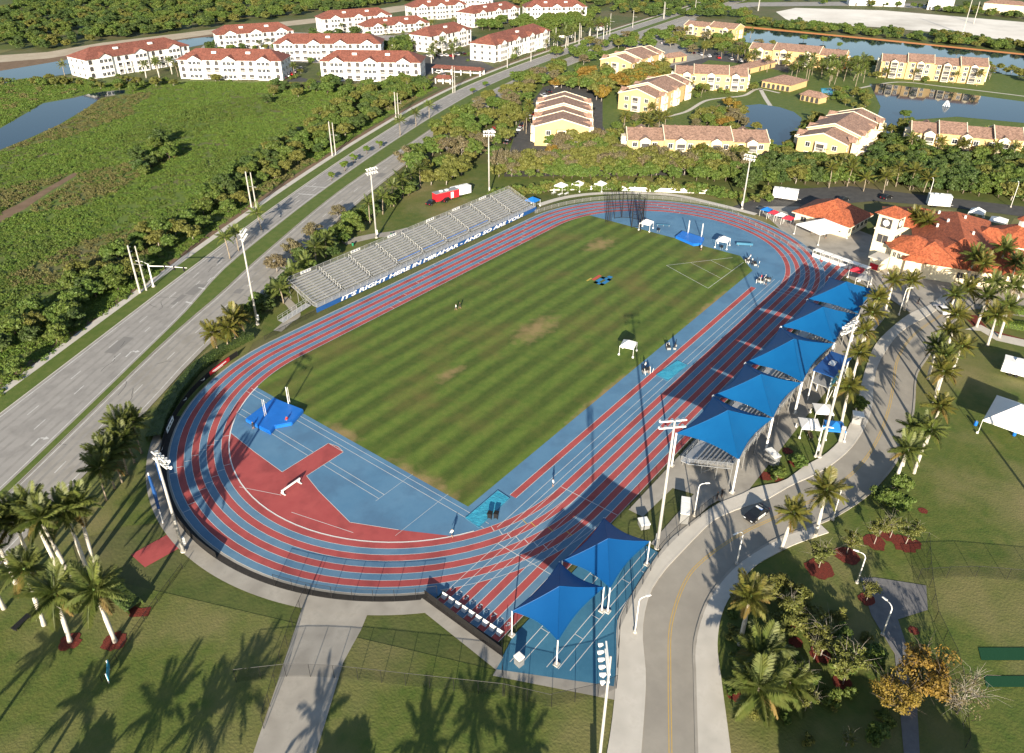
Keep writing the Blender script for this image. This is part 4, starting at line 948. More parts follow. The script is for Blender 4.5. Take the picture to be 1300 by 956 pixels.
# ---- yellow apartment blocks with stepped tile roofs ------------------------
def yellow_block(label, A,B,C, depth=None, z=7.2, storeys=2, sections=3, front=True, flip=False):
    """A may be None; B->C is the wall facing the viewer at eave height"""
    B=G(*B,z); C=G(*C,z); ux=C-B; ux.z=0; lx=ux.length; ux.normalize(); uy=Vector((-ux.y,ux.x,0)); away=(B+C)/2-Vector((CAMX,CAMY,0))
    if uy.dot(away)<0: uy=-uy
    if A and (G(*A,z)-B).dot(uy)<0: uy=-uy; B,C,ux=C,B,-ux
    D=depth or abs((G(*A,z)-B).dot(uy)); c=(B+C)/2+uy*D/2
    t=thing('apartment_block',label,'apartment block',(c.x,c.y,0),math.atan2(ux.y,ux.x),'yellow apartment blocks with pinkish tiled roofs')
    FOOT.append((c.x,c.y,math.atan2(ux.y,ux.x),lx/2+2,D/2+2.5))
    L,h=lx/2,D/2; rise=min(D*.17,3.0)
    fr=[0,.26,.74,1] if sections==3 else ([0,.5,1] if sections==2 else [k/sections for k in range(sections+1)])
    wl=MB(); rf=MB(); tr=MB()
    for k in range(len(fr)-1):
        x0=-L+lx*fr[k]; x1=-L+lx*fr[k+1]; up=.7 if k%2==1 else 0; ins=.0 if k%2==1 else .9
        wl.box(x0+(.02 if k else 0),x1,-h+ins,h-ins,0,z+up-.3)
        zz=z+up-.3; rs=rise
        for xx in (x0,x1): wl.add([(xx,-h+ins,zz),(xx,h-ins,zz),(xx,0,zz+rs*(h-ins)/h)],[(0,1,2)])
        o=.5; yb=h-ins+o; zb_=zz-o*rs/h+.12; zt=zz+rs*(h-ins)/h+.12
        rf.add([(x0+.1,-yb,zb_),(x1-.1,-yb,zb_),(x1-.1,0,zt),(x0+.1,0,zt),(x1-.1,yb,zb_),(x0+.1,yb,zb_)],[(0,1,2,3),(3,2,4,5)])
        for xx in (x0-.25,x1-.05):   # pale rake boards
            pr=[(-yb,zb_-.15),(0,zt-.15),(yb,zb_-.15),(yb,zb_+.22),(0,zt+.22),(-yb,zb_+.22)]; tr=MB()
            tr.add([(xx,a_,b_) for a_,b_ in pr]+[(xx+.3,a_,b_) for a_,b_ in pr],[(0,1,4,5),(1,2,3,4),(6,11,10,7),(7,10,9,8)]+[(i,(i+1)%6,6+(i+1)%6,6+i) for i in range(6)]); tr.build('rake_trim',M['trim'],t)
    wl.build('wall',M['ywall'],t); ro=rf.build('roof',M['roofpink'],t)
    wm=win_mesh(1.7,1.6,'window','white'); bm_=win_mesh(2.9,2.4,'balcony','trim','opening_dark'); sh=(z-.4)/storeys
    # gabled balcony towers on both long sides
    for sgn in (-1,1):
        n=max(2,round(lx/13)); 
        for k in range(n):
            x=-L+lx*(k+.5)/n; y=sgn*h
            g_=MB(); g_.box(x-1.9,x+1.9,min(y,y+sgn*.9),max(y,y+sgn*.9),0,z); g_.add([(x-1.9,y+sgn*.9,z),(x+1.9,y+sgn*.9,z),(x,y+sgn*.9,z+1.1)],[(0,1,2)])
            g_.build('tower_wall',M['trim'],t)
            r_=MB(); r_.add([(x-2.3,y+sgn*1.2,z-.15),(x,y+sgn*1.2,z+1.3),(x,y-sgn*2.6,z+1.3),(x-2.3,y-sgn*1.0,z-.15),(x+2.3,y+sgn*1.2,z-.15),(x+2.3,y-sgn*1.0,z-.15)],[(0,1,2,3),(4,5,2,1)]); r_.build('tower_roof',M['roofpink'],t)
            for s in range(storeys): put('balcony',bm_,t,(x,y+sgn*.92,s*sh+.5),(0,0,0 if sgn<0 else math.pi))
            for dx in (-3.6,3.6):
                if abs(x+dx)<L-1:
                    for s in range(storeys):
                        xx=x+dx; fk=(xx+L)/lx; ins=.9 if sections==3 and (fk<.26 or fk>.74) else (0 if sections==3 else 0)
                        put('window',wm,t,(xx,y-sgn*(ins-.02),s*sh+1.0),(0,0,0 if sgn<0 else math.pi))
    for sx,an in ((-1,-90),(1,90)):
        for y in (-h*.5,0,h*.5):
            for s in range(storeys): put('window',wm,t,(sx*(L+.03),y,s*sh+1.0),(0,0,R(an)))
        mb=MB().box(min(sx*L,sx*(L+.8)),max(sx*L,sx*(L+.8)),-2.2,2.2,0,z-.6); mb.build('end_bay',M['oran' if sx>0 else 'trim'],t)
        for s in range(storeys): put('balcony',bm_,t,(sx*(L+.82),0,s*sh+.5),(0,0,R(an)))
    return t
YB=[('yellow block seen end-on beside the row of parked cars, roof ridge running away',(748,162),(679,162),(687,123),None,7.0,4),
('yellow block with tall front palms above the pond footpath',(771,122),(834,124),(880,103),None,7.4,3),
('yellow block behind the orange autumn trees',(753,77),(803,80),(845,66),None,7.4,3),
('yellow block with an orange stairwell beside the pond lawn',None,(857,93),(950,97),17,7.4,3),
('long yellow block behind the olive hedge trees, nearest the far bend',None,(797,177),(978,181),17,7.2,3),
('yellow block between the two ponds with stepped roof gables',(1008,174),(1078,184),(1124,150),None,7.6,3),
('yellow block across the parking court by the fountain pond',None,(1158,167),(1300,180),16,7.6,4),
('yellow block standing across the fountain pond with staggered roofs',None,(1120,77),(1255,86),17,8.6,4),
('yellow block on the canal bank behind the clubhouse palms',None,(951,61),(1073,72),16,7.4,3),
('farthest yellow block by the canal end and dry trees',None,(868,31),(933,38),15,7.0,2)]
for l,A,B,C,d_,z,s in YB: yellow_block(l,A,B,C,d_,z,3 if z>8 else 2,s)
def pavilion(label,px0,px1,depth,z,wallm,roofm,rise=2.0,arches=0,name='pavilion'):
    B,C=G(*px0,z),G(*px1,z); ux=C-B; ux.z=0; lx=ux.length; ux.normalize(); uy=Vector((-ux.y,ux.x,0))
    if uy.dot((B+C)/2-Vector((CAMX,CAMY,0)))<0: uy=-uy
    c=(B+C)/2+uy*depth/2; t=thing(name,label,'building',(c.x,c.y,0),math.atan2(ux.y,ux.x))
    MB().box(-lx/2,lx/2,-depth/2,depth/2,0,z).build('wall',M[wallm],t); r=MB(); prism_roof(r,(0,0),(1,0),lx,depth,z,rise,hip=depth/2*.8,over=.7); r.build('roof',M[roofm],t)
    am=win_mesh(1.6,2.4,'arch',wallm,'opening_dark')
    for i in range(arches): put('arch',am,t,(-lx/2+lx*(i+.5)/arches,-depth/2-.02,.1))
    return t
pavilion('yellow estate clubhouse with arcade on the pond lawn',(968,102),(1004,108),18,3.4,'ywall','roofpink',2.6,6)
pavilion('small yellow pool house with dark arches on the pond edge',(1017,119),(1041,124),6,3.0,'ywall','roofpink',1.8,4)
pavilion('low yellow garage with pinkish roof behind the estate clubhouse',(945,88),(985,78),9,3.2,'ywall','roofpink',1.6,3)
pavilion('small yellow kiosk by the estate parking court',(851,73),(872,70),7,3.2,'ywall','roofpink',1.8,2)
pl=struct('swimming_pool',GG([(1042,112),(1062,111),(1066,119),(1044,121)]),mat('pool_water',(.02,.3,.45),rough=.05),-.025)
# garden wall behind the far bend hedge
for i,(a,b_) in enumerate((((680,242),(780,240)),((790,242),(905,246)))):
    A,B=G(*a),G(*b_); d=B-A; t=thing('garden_wall','long low white wall half hidden by the far bend hedge','wall',A,math.atan2(d.y,d.x),'white walls behind the far bend'); MB().box(0,d.length,-.1,.1,0,1.3).build('panel',M['wwall'],t)
    for k in range(int(d.length/4)+1): put('pier',ubox(M['wwall'],.4,.4,1.5),t,(k*4,0,0))

# ---- clubhouse with clock tower ---------------------------------------------
def hiphouse(label,corners,z,rise,wallm='cream',roofm='roofor',over=1.0,windows=6,name='clubhouse',hip=1.0):
    c,ux,lx,ly,s=box_frame(*corners,z); t=thing(name,label,'building',(c.x,c.y,0),math.atan2(ux.y,ux.x)); lx-=2*over; ly-=2*over
    MB().box(-lx/2,lx/2,-ly/2,ly/2,0,z).build('wall',M[wallm],t); r=MB(); prism_roof(r,(0,0),(1,0),lx,ly,z,rise,hip=min(ly/2+over,lx/2)*hip,over=over); ro=r.build('roof',M[roofm],t)
    MB().box(-lx/2-over+.1,lx/2+over-.1,-ly/2-over+.1,ly/2+over-.1,z-.75,z-.5).build('eaves',M['trim'],t)
    wm=win_mesh(1.8,1.5,'window','trim')
    for sy,an in ((-1,0),(1,180)):
        for i in range(windows): put('window',wm,t,(-lx/2+lx*(i+.5)/windows,sy*(ly/2+.02),1.2),(0,0,R(an)))
    for sx,an in ((-1,-90),(1,90)):
        for i in range(3): put('window',wm,t,(sx*(lx/2+.02),-ly/2+ly*(i+.5)/3,1.2),(0,0,R(an)))
    return t,ro,lx,ly
hiphouse('cream building with an orange hipped roof behind the white marquee',(G(1015,262,4),G(1080,288,4),G(1110,271,4)),4,4.0,windows=5)
# main hall
mh=thing('clubhouse','large clubhouse with a broad orange hipped roof beside the clock tower','building',(97,-63,0),R(16))
MB().box(-19,19,-9.5,9.5,0,4.6).build('wall',M['cream'],mh); r=MB(); prism_roof(r,(0,0),(1,0),38,19,4.6,4.4,hip=10,over=1.2); ro=r.build('roof',M['roofor'],mh)
r=MB(); prism_roof(r,(-10,-9),(0,1),16,15,4.6,3.6,hip=8,over=1.2); r.build('wing_roof',M['roofor'],mh); MB().box(-17.5,-2.5,-17,-9.4,0,4.55).build('wing_wall',M['cream'],mh)
r=MB(); prism_roof(r,(13,9),(0,1),16,14,4.6,3.3,hip=7.5,over=1.0); r.build('wing_roof',M['roofor'],mh); MB().box(6,20,9.4,16.5,0,4.55).build('wing_wall',M['cream'],mh)
r=MB(); prism_roof(r,(6,-9),(0,1),10,9,4.6,2.6,hip=5,over=1.0); r.build('wing_roof',M['roofor'],mh); MB().box(1.5,10.5,-13.5,-9.6,0,4.5).build('wing_wall',M['cream'],mh)
r=MB(); prism_roof(r,(-13,7),(1,0),13,12,4.9,3.4,hip=6.5,over=1.0); r.build('wing_roof',M['roofor'],mh); MB().box(-19.4,-6.5,1,13,0,4.85).build('wing_wall',M['cream'],mh)
wm=win_mesh(1.6,1.6,'window','trim'); dm=win_mesh(2.2,2.6,'arch','trim','opening_dark')
for i in range(9): put('window',wm,mh,(0+2.2*i,-9.53,1.4))
for i in range(5): put('door_bay',dm,mh,(-15.5+2.8*i,-17.03,.2))
for i in range(5): put('window',wm,mh,(-19.03,-6+3*i,1.4),(0,0,R(-90)))
for x,y in ((-3,-3),(4,2.5),(8,-2),(-9,-12),(12,4),(2,5)): put('roof_vent',ucyl(M['white'],.3,1.0,8),ro,(x,y,4.6+4.4*(1-abs(y)/10.7)-.3))
# clock tower
tw=thing('clock_tower','square cream clock tower with orange pyramid roof','tower',(82.6,-48.6,0),R(-12)); s_=2.45
MB().box(-s_,s_,-s_,s_,0,12.6).build('shaft',M['cream'],tw); MB().box(-s_-.25,s_+.25,-s_-.25,s_+.25,8.4,8.8).build('string_course',M['trim'],tw); MB().box(-s_-.35,s_+.35,-s_-.35,s_+.35,12.6,13.0).build('cornice',M['trim'],tw)
MB().add([(-3.4,-3.4,12.95),(3.4,-3.4,12.95),(3.4,3.4,12.95),(-3.4,3.4,12.95),(0,0,15.0)],[(0,1,4),(1,2,4),(2,3,4),(3,0,4),(3,2,1,0)]).build('roof',M['roofor'],tw)
for an,dx,dy in ((0,0,-1),(-90,-1,0),(90,1,0),(180,0,1)):
    a=R(an); o=put('louvre',win_mesh(3.0,2.6,'window','trim','opening_dark'),tw,(dx*(s_+.03),dy*(s_+.03),9.4),(0,0,a)); put('louvre',win_mesh(3.0,2.2,'window','trim','opening_dark'),tw,(dx*(s_+.03),dy*(s_+.03),5.3),(0,0,a))
    ck=MB().tube([(0,-.16,0),(0,-.06,0)],.85,20).mesh('clock_face',M['white']); put('clock_face',ck,tw,(dx*(s_+.05),dy*(s_+.05),10.8),(0,0,a))
    hd=MB().box(-.05,.05,-.2,-.17,0,.65).box(0,.45,-.2,-.17,-.05,.05).mesh('clock_hands',M['black']); put('clock_hands',hd,tw,(dx*(s_+.05),dy*(s_+.05),10.8),(0,0,a))
# rotunda
rt=thing('rotunda','octagonal cream rotunda with orange roof in front of the clock tower','building',(82.2,-55.6,0),R(10)); n=8; r0=6.6
W=[(r0*math.cos(2*math.pi*k/n),r0*math.sin(2*math.pi*k/n)) for k in range(n)]
MB().prism(W,0,6.0).build('wall',M['cream'],rt)
v=[(x*1.14,y*1.14,5.85) for x,y in W]+[(0,0,8.7)]; MB().add(v,[(k,(k+1)%n,n) for k in range(n)]+[tuple(range(n-1,-1,-1))]).build('roof',M['roofor'],rt)
wm=win_mesh(.9,1.3,'window','trim')
for k in range(n):
    a,b_=Vector(W[k]),Vector(W[(k+1)%n]); an=math.atan2((b_-a).y,(b_-a).x)
    for f in (.15,.38,.62,.85): q=a.lerp(b_,f); put('window',wm,rt,(q.x*1.003,q.y*1.003,3.7),(0,0,an))
pf=MB().box(-5.5,-1.5,-9.5,-5.5,0,3.0); 
pc=thing('ticket_porch','red fronted ticket porch beside the rotunda','porch',(75.4,-49.6,0),R(-12)); MB().box(-2.2,2.2,-1.5,1.5,0,3.2).build('wall',M['cream'],pc); put('counter',ubox(M['red'],.1,2.2,1.6),pc,(-2.26,0,.3)); MB().box(-2.6,2.6,-1.9,1.9,3.2,3.5).build('slab',M['concrete'],pc)
# octagonal pavilion with cupola
oc=thing('clubhouse','octagonal clubhouse pavilion with orange roof and white cupola','building',(110.5,-76.5,0),R(10)); r0=8.2
W=[(r0*math.cos(2*math.pi*k/n+.3),r0*math.sin(2*math.pi*k/n+.3)) for k in range(n)]
MB().prism(W,0,4.5).build('wall',M['cream'],oc); T_=[(x*.2,y*.2,7.8) for x,y in W]; v=[(x*1.15,y*1.15,4.4) for x,y in W]+T_
MB().add(v,[(k,(k+1)%n,n+(k+1)%n,n+k) for k in range(n)]).build('roof',M['roofor'],oc); MB().prism([(x*.2,y*.2) for x,y in W],7.7,9.6).build('cupola',M['wwall'],oc)
MB().add([(x*.29,y*.29,9.5) for x,y in W]+[(0,0,11)],[(k,(k+1)%n,n) for k in range(n)]).build('cupola_roof',M['roofor'],oc)
for k in range(n):
    a,b_=Vector(W[k]),Vector(W[(k+1)%n]); an=math.atan2((b_-a).y,(b_-a).x)
    for f in (.3,.7): q=a.lerp(b_,f); put('arch',win_mesh(1.8,2.8,'arch','trim','opening_dark'),oc,(q.x*1.004,q.y*1.004,.2),(0,0,an))
# a few far grey/white buildings at the very top right
for i,(a,b_,h) in enumerate((((1080,-4),(1150,-2),7),((1180,-2),(1210,0),9),((1250,3),(1300,7),8))):
    pavilion(['pale warehouse beyond the far road and sand lot','white house beyond the far road trees','cream terrace beyond the far road at the sand lot end'][i],a,b_,14,h,'wwall' if i<2 else 'cream','roofpink',2.5,4,'far_building')

# ================================================================== VEGETATION
def quads_mesh(name, V, mats, smooth=False, mi=None):
    """V: (n,4,3) array of leaf quads"""
    n=len(V); me=bpy.data.meshes.new(name); me.vertices.add(4*n); me.vertices.foreach_set('co',V.reshape(-1).astype(np.float32)); me.loops.add(4*n)
    me.loops.foreach_set('vertex_index',np.arange(4*n,dtype=np.int32)); me.polygons.add(n); me.polygons.foreach_set('loop_start',np.arange(0,4*n,4,dtype=np.int32)); me.polygons.foreach_set('loop_total',np.full(n,4,np.int32))
    for m in (mats if isinstance(mats,list) else [mats]): me.materials.append(m)
    me.update(calc_edges=True); return me
def leaf_quads(P, Nrm, size, rs):
    n=len(P); Nrm=Nrm/np.linalg.norm(Nrm,axis=1,keepdims=True); a=np.cross(Nrm,rs.normal(size=(n,3))); a/=np.linalg.norm(a,axis=1,keepdims=True); b=np.cross(Nrm,a)
    s=size*(.6+.8*rs.random((n,1))); L=a*s; W_=b*s*.55
    return np.stack([P-L,P-W_*.9-L*.1,P+L,P+W_*.9-L*.1],1)
def crown_arr(seed, R0, H, z0, nb, nl, size, flat=.75, gap=.5, core=True):
    """leaf clumps spread through the crown volume"""
    rs=np.random.default_rng(seed); C=[]; Rb=[]
    for k in range(nb):
        a=rs.random()*2*math.pi; r=R0*math.sqrt(rs.random())*.78; z=z0+H*(.12+.8*rs.random())*(1-.45*(r/R0)**2)
        C.append((r*math.cos(a),r*math.sin(a),z)); Rb.append(R0*(.22+.2*rs.random()))
    C=np.array(C); Rb=np.array(Rb); idx=rs.integers(0,nb,nl); d=rs.normal(size=(nl,3)); d/=np.linalg.norm(d,axis=1,keepdims=True); d[:,2]=np.abs(d[:,2])*.9+d[:,2]*.1
    rad=Rb[idx]*(rs.random(nl)**.45); P=C[idx]+d*rad[:,None]*np.array([1,1,flat]); Nn=d+rs.normal(size=(nl,3))*.6+np.array([0,0,.35])
    return leaf_quads(P,Nn,size,rs),C
def trunk_mesh(seed, C, h0, r0, m, twigs=0):
    rs=np.random.default_rng(seed); mb=MB(); top=Vector((0,0,h0)); mb.tube([(0,0,0),(.05,.03,h0*.5),top],[r0*1.3,r0,r0*.8],7)
    sel=C if len(C)<9 else C[rs.permutation(len(C))[:9]]
    for c in sel:
        c=Vector(c); m_=top.lerp(c,.5)+Vector((rs.normal()*.2,rs.normal()*.2,.1)); mb.tube([top-Vector((0,0,.2)),m_,c],[r0*.5,r0*.33,r0*.12],5)
        for _ in range(twigs):
            e=c+Vector(rs.normal(size=3))*1.1; e.z=max(e.z,c.z-.1)+.5; mb.tube([m_.lerp(c,.4),c.lerp(e,.4)+Vector((0,0,.2)),e],[r0*.2,r0*.12,r0*.04],4)
    me=mb.mesh('trunk',M[m],smooth=True); return me
PROTO={}
def make_kind(kind, lm, n, R0, H, z0, nb, nl, size, bark='trunk', r0=.16, twigs=0, flat=.75):
    PROTO[kind]=[]
    for k in range(n):
        V,C=crown_arr(hash((kind,k))%1000 if False else sum(map(ord,kind))*7+k,R0,H,z0,nb,nl,size,flat)
        PROTO[kind].append((trunk_mesh(k+5,C,z0*.75+.4,r0,bark,twigs),quads_mesh('crown',V,M[lm])))
make_kind('green','lgreen',3,3.5,4.2,1.5,30,4200,.40)
make_kind('dark','ldark',3,3.4,4.4,1.0,30,4200,.40)
make_kind('olive','lolive',3,3.7,3.9,1.7,30,3800,.38,'palebark')
make_kind('orange','lorange',2,3.7,4.0,1.7,28,3600,.37,'palebark')
make_kind('brown','lpink',2,3.6,4.0,1.8,28,2400,.28,'palebark',.14,4)
make_kind('bright','lbright',2,2.0,2.4,1.6,16,1800,.26)
make_kind('bush','lgreen',3,1.8,2.2,.1,16,1500,.26)
make_kind('obush','lolive',2,1.9,2.2,.1,16,1400,.26)
make_kind('sapling','lolive',3,1.9,3.2,1.7,18,1500,.16,'palebark',.07,4)
make_kind('autumn','lorange',2,2.6,4.6,1.4,34,3600,.15,'trunk',.1,8)
make_kind('bare','lpink',2,2.6,3.8,1.3,26,900,.12,'palebark',.1,14)
TREES=[]
def tree(kind, p, s, label, group, cat='tree', name=None, sz=None):
    sc=(s*random.uniform(.9,1.15),s*random.uniform(.9,1.15),s*(sz or random.uniform(.9,1.2)))
    TREES.append((kind,random.randrange(len(PROTO[kind])),(p[0],p[1]),random.uniform(0,6.28),sc,label,group,cat,name or {'bush':'bush','obush':'bush'}.get(kind,'tree')))
def infoot(x,y,pad=0):
    for cx,cy,a,l_,d_ in FOOT:
        dx,dy=x-cx,y-cy; u=dx*math.cos(a)+dy*math.sin(a); v=-dx*math.sin(a)+dy*math.cos(a)
        if abs(u)<l_+pad and abs(v)<d_+pad: return True
    return False

# ---- palms ------------------------------------------------------------------
def frond_arr(L, droop, npair, seed, lw=.09, ll=.62, dense=1.0):
    rs=np.random.default_rng(seed); V=[]; pts=[]
    for k in range(13):
        t=k/12; pts.append(Vector((L*t*(1-.12*t*droop),0,L*(.22*t-droop*.55*t*t))))
    def at(t):
        f=t*12; i=min(int(f),11); return pts[i].lerp(pts[i+1],f-i)
    for k in range(12):
        a,b=pts[k],pts[k+1]; w0=.05*(1-k/13); V.append([a+Vector((0,-w0,0)),b+Vector((0,-w0*.9,0)),b+Vector((0,w0*.9,0)),a+Vector((0,w0,0))])
    for k in range(npair):
        t=.12+.88*k/npair; p=at(t); l_=ll*(math.sin(math.pi*(.15+.8*t))**.7)*(.9+.2*rs.random()); 
        for s in (-1,1):
            d=Vector((.45+.3*t,s*(1-.2*t),-.25-.35*droop+.25*rs.normal()*.5)).normalized(); tip=p+d*l_; w_=lw
            V.append([p+Vector((-w_*.5,0,0)),p+d*l_*.5+Vector((-w_,0,.03)),tip,p+d*l_*.5+Vector((w_,0,.03))])
    return np.array([[tuple(q) for q in v] for v in V])
FR={}
for nm,m in (('g','frond'),('y','frondy'),('o','frondold')):
    FR[nm]=[quads_mesh('frond',frond_arr(3.3,d,32,i,.075,1.0),M[m]) for i,d in enumerate((.35,.8,1.2))]
def palm_trunk(h,r,m,bulge=True,bend=0):
    mb=MB(); n=8; P=[(bend*(k/n)**2,0,h*k/n) for k in range(n+1)]; rr=[r*(1.35 if k==0 else (1.12 if bulge and 2<=k<=4 else 1-.25*k/n)) for k in range(n+1)]
    return mb.tube(P,rr,9).mesh('trunk',M[m],smooth=True)
PT={'royal':[palm_trunk(h,.26,'ptrunk') for h in (7,)], 'coco':[palm_trunk(7,.17,'btrunk',False,.5)]}
SH=MB().tube([(0,0,0),(0,0,.5),(0,0,1.3)],[.2,.24,.1],8).mesh('crownshaft',M['shaft'],smooth=True)
def crown_joined(mi,seed,nf=15,L=3.0,npair=12,droop=.9):
    rs=np.random.default_rng(seed); A=[]
    for i in range(nf):
        az=i*2.4+rs.normal()*.2; el=1.15-1.55*(i/nf)+rs.normal()*.08; V=frond_arr(L*(.85+.3*rs.random()),.5+.6*i/nf,npair,seed*50+i,.14,.95)
        ce,se=math.cos(el),math.sin(el); Ry=np.array([[ce,0,-se],[0,1,0],[se,0,ce]]); c,s=math.cos(az),math.sin(az); Rz=np.array([[c,-s,0],[s,c,0],[0,0,1]])
        A.append(V@Ry.T@Rz.T)
    return quads_mesh('crown',np.concatenate(A),M[mi])
CJ={'g':[crown_joined('frond',s) for s in (1,2,3)],'y':[crown_joined('frondy',s) for s in (4,5)]}
def palm(base, h, label, group, kind='royal', tone='g', near=True, cs=1.0, nf=24):
    t=thing('palm_tree',label,'palm tree',(base[0],base[1],-.06),random.uniform(0,6.28),group); tm=PT[kind][0]; t.rotation_euler=(random.gauss(0,.035),random.gauss(0,.035),t.rotation_euler[2]); h*=random.uniform(.9,1.1); cs*=random.uniform(.88,1.12)
    hs=h/7*(.88 if kind=='royal' else 1); put('trunk',tm,t,(0,0,0),(0,0,0),(1,1,hs)); zt=7*hs; bx=.5 if kind=='coco' else 0
    if kind=='royal': put('crownshaft',SH,t,(0,0,zt-.05)); zt+=1.0
    if not near: put('crown',random.choice(CJ[tone]),t,(bx,0,zt-.1),(0,0,random.uniform(0,6)),(cs,)*3); return t
    for i in range(nf):
        f=i/nf; el=1.15-1.6*f+random.gauss(0,.08); az=i*2.4+random.gauss(0,.15); old=f>.86 and random.random()<.6
        me=FR['o' if old else tone][0 if f<.35 else (1 if f<.75 else 2)]; s=cs*random.uniform(.85,1.12)
        put('frond',me,t,(bx,0,zt-.12-.12*f),(0,-el,az),(s,s,s))
    return t
def palm_at(crown_px, h, *a, **k):
    q=G(*crown_px,h); return palm((q.x,q.y),h,*a,**k)

# royal palms along the park road
gr='royal palms along the park road'
for c_ in ((1082,487),(1091,449),(1100,418),(1108,398),(1116,376),(1136,352),(1160,352)): palm_at(c_,8.5,'royal palm in the row between the covered stand and park road',gr,'royal','y')
for c_ in ((1201,466),(1193,435),(1212,415),(1219,394),(1221,434),(1193,513),(1178,549),(1151,566),(1163,540),(1205,450)): palm_at(c_,8.5,'royal palm in the row between the park road and tent lawn',gr,'royal','y' if random.random()<.5 else 'g')
for b_,h,l in (((1035,680),9,'royal palm on the inner pavement close to the police car'),((992,697),8.5,'leaning-shadow royal palm on the inner kerb of the road bend'),((939,818),9,'royal palm rising from the dark mulched bed at the bend')): palm(G(*b_),h,l,gr,'royal','y')
gr='palms round the clubhouse'
for c_ in ((1230,362),(1247,330),(1276,318),(1238,322),(1292,330),(1265,358),(1288,362),(1212,375),(1255,372),(1305,345),(1270,395),(1285,385)): palm_at(c_,8.5,'royal palm in front of the clubhouse roofs',gr,'royal','g' if random.random()<.6 else 'y')
for c_ in ((1165,272),(1172,276),(1180,280)): palm_at(c_,7,'palm in the clubhouse courtyard beside the clock tower',gr,'coco','y')
# bottom-left palms
gr='royal palms on the corner lawn'
for b_,h in (((42,726),11),((71,716),11),((89,731),11.5),((110,721),11),((118,712),10.5),((56,793),10),((20,740),11),((5,772),11)): palm(G(*b_),h,'royal palm in the clump on the corner lawn by the avenue',gr,'royal','g',cs=1.15)
palm(G(89,814),9.5,'royal palm in a round red mulch ring beside the clump',gr,'royal','g',cs=1.25); palm(G(146,814),10,'royal palm in a red mulch ring beside the hedge bed',gr,'royal','g',cs=1.25)
gr='coconut palms along the avenue'
for b_,h in (((146,620),6.5),((162,602),7),((171,587),7.5),((135,635),6),((180,575),6.5),((155,612),6)): palm(G(*b_),h,'coconut palm in the clump between the avenue and near bend',gr,'coco','g',cs=1.1)
for b_,h in (((277,448),5.5),((289,443),6),((300,436),6),((311,425),5.5)): palm(G(*b_),h,'coconut palm beside the floodlight and red fence banner',gr,'coco','y',cs=1.0)
for b_,h in (((388,352),5),((402,338),5.5),((414,326),5),((360,385),4.5),((376,366),5),((470,285),6),((486,272),6),((500,262),6.5),((512,250),6),((524,242),6),((534,236),6)): palm(G(*b_),h,'bushy palm in the green belt behind the bleachers',gr,'coco','g',near=False,cs=1.1)
for b_ in ((292,328),(303,318),(332,292),(528,160),(545,150),(508,172)): palm(G(*b_),5.5,'slim palm standing in the avenue median',gr,'coco','g',near=False)
palm(G(965,862),4.5,'shaggy dark palm clump at the bend of the inner pavement','garden palms','coco','g',cs=1.35); palm(G(955,905),4,'low shaggy palm beside the inner pavement','garden palms','coco','g',cs=1.3); palm(G(1000,885),3.5,'squat palm among the dark garden bed','garden palms','coco','g',cs=1.2)

# ---- broadleaf belts --------------------------------------------------------
WATER=[GG([(925,138),(965,130),(1008,140),(1022,150),(1018,168),(1005,190),(985,208),(960,165),(925,158)]),GG([(1104,104),(1180,111),(1300,127),(1420,143),(1420,167),(1300,158),(1160,154),(1150,172),(1136,184),(1116,178)])]
def belt(px, n, mind, kinds, hs, label, group, avoid=(), pad=-2):
    poly=GG(px); k=0
    for x,y in fill(poly,n,mind,avoid):
        if infoot(x,y,pad): continue
        kd=random.choice(kinds); tree(kd,(x,y),random.uniform(*hs),label[kd] if isinstance(label,dict) else label,group); k+=1
    return k
cnt=0
cnt+=belt([(0,492),(57,446),(150,383),(200,338),(330,243),(430,180),(515,127),(548,108),(500,104),(420,140),(350,182),(300,215),(230,278),(150,325),(60,372),(0,395)],190,3.0,['dark','green','green','olive'],(.55,.95),{'dark':'dark green tree in the thicket beside the avenue footpath','green':'mid green tree in the thicket beside the avenue footpath','olive':'yellowish tree in the thicket beside the avenue footpath'},'thicket trees beside the avenue')
cnt+=belt([(160,205),(190,180),(220,185),(228,205),(200,222),(170,224)],9,3.5,['dark','green'],(.7,1.0),{'dark':'dark tree of the lone clump in the open marsh','green':'mid green tree of the lone clump in the open marsh'},'lone marsh clump')
cnt+=belt([(320,118),(370,105),(382,125),(340,132)],8,4,['dark','olive'],(.6,.9),{'dark':'dark tree in the marsh by the parking court','olive':'yellowish tree in the marsh by the parking court'},'marsh trees by the parking court')
cnt+=belt([(380,108),(540,108),(560,115),(520,128),(470,132),(400,122)],50,3,['green','green','dark'],(.6,.95),{'green':'green tree screening the white block facing the marsh','dark':'dark tree screening the white block facing the marsh'},'screen trees before the white estate')
cnt+=belt([(100,105),(220,103),(225,112),(180,118),(110,112),(40,110),(40,102)],26,4,['green','olive'],(.45,.8),{'green':'green tree along the marsh pond and white block','olive':'yellowish tree along the marsh pond and white block'},'pond edge trees')
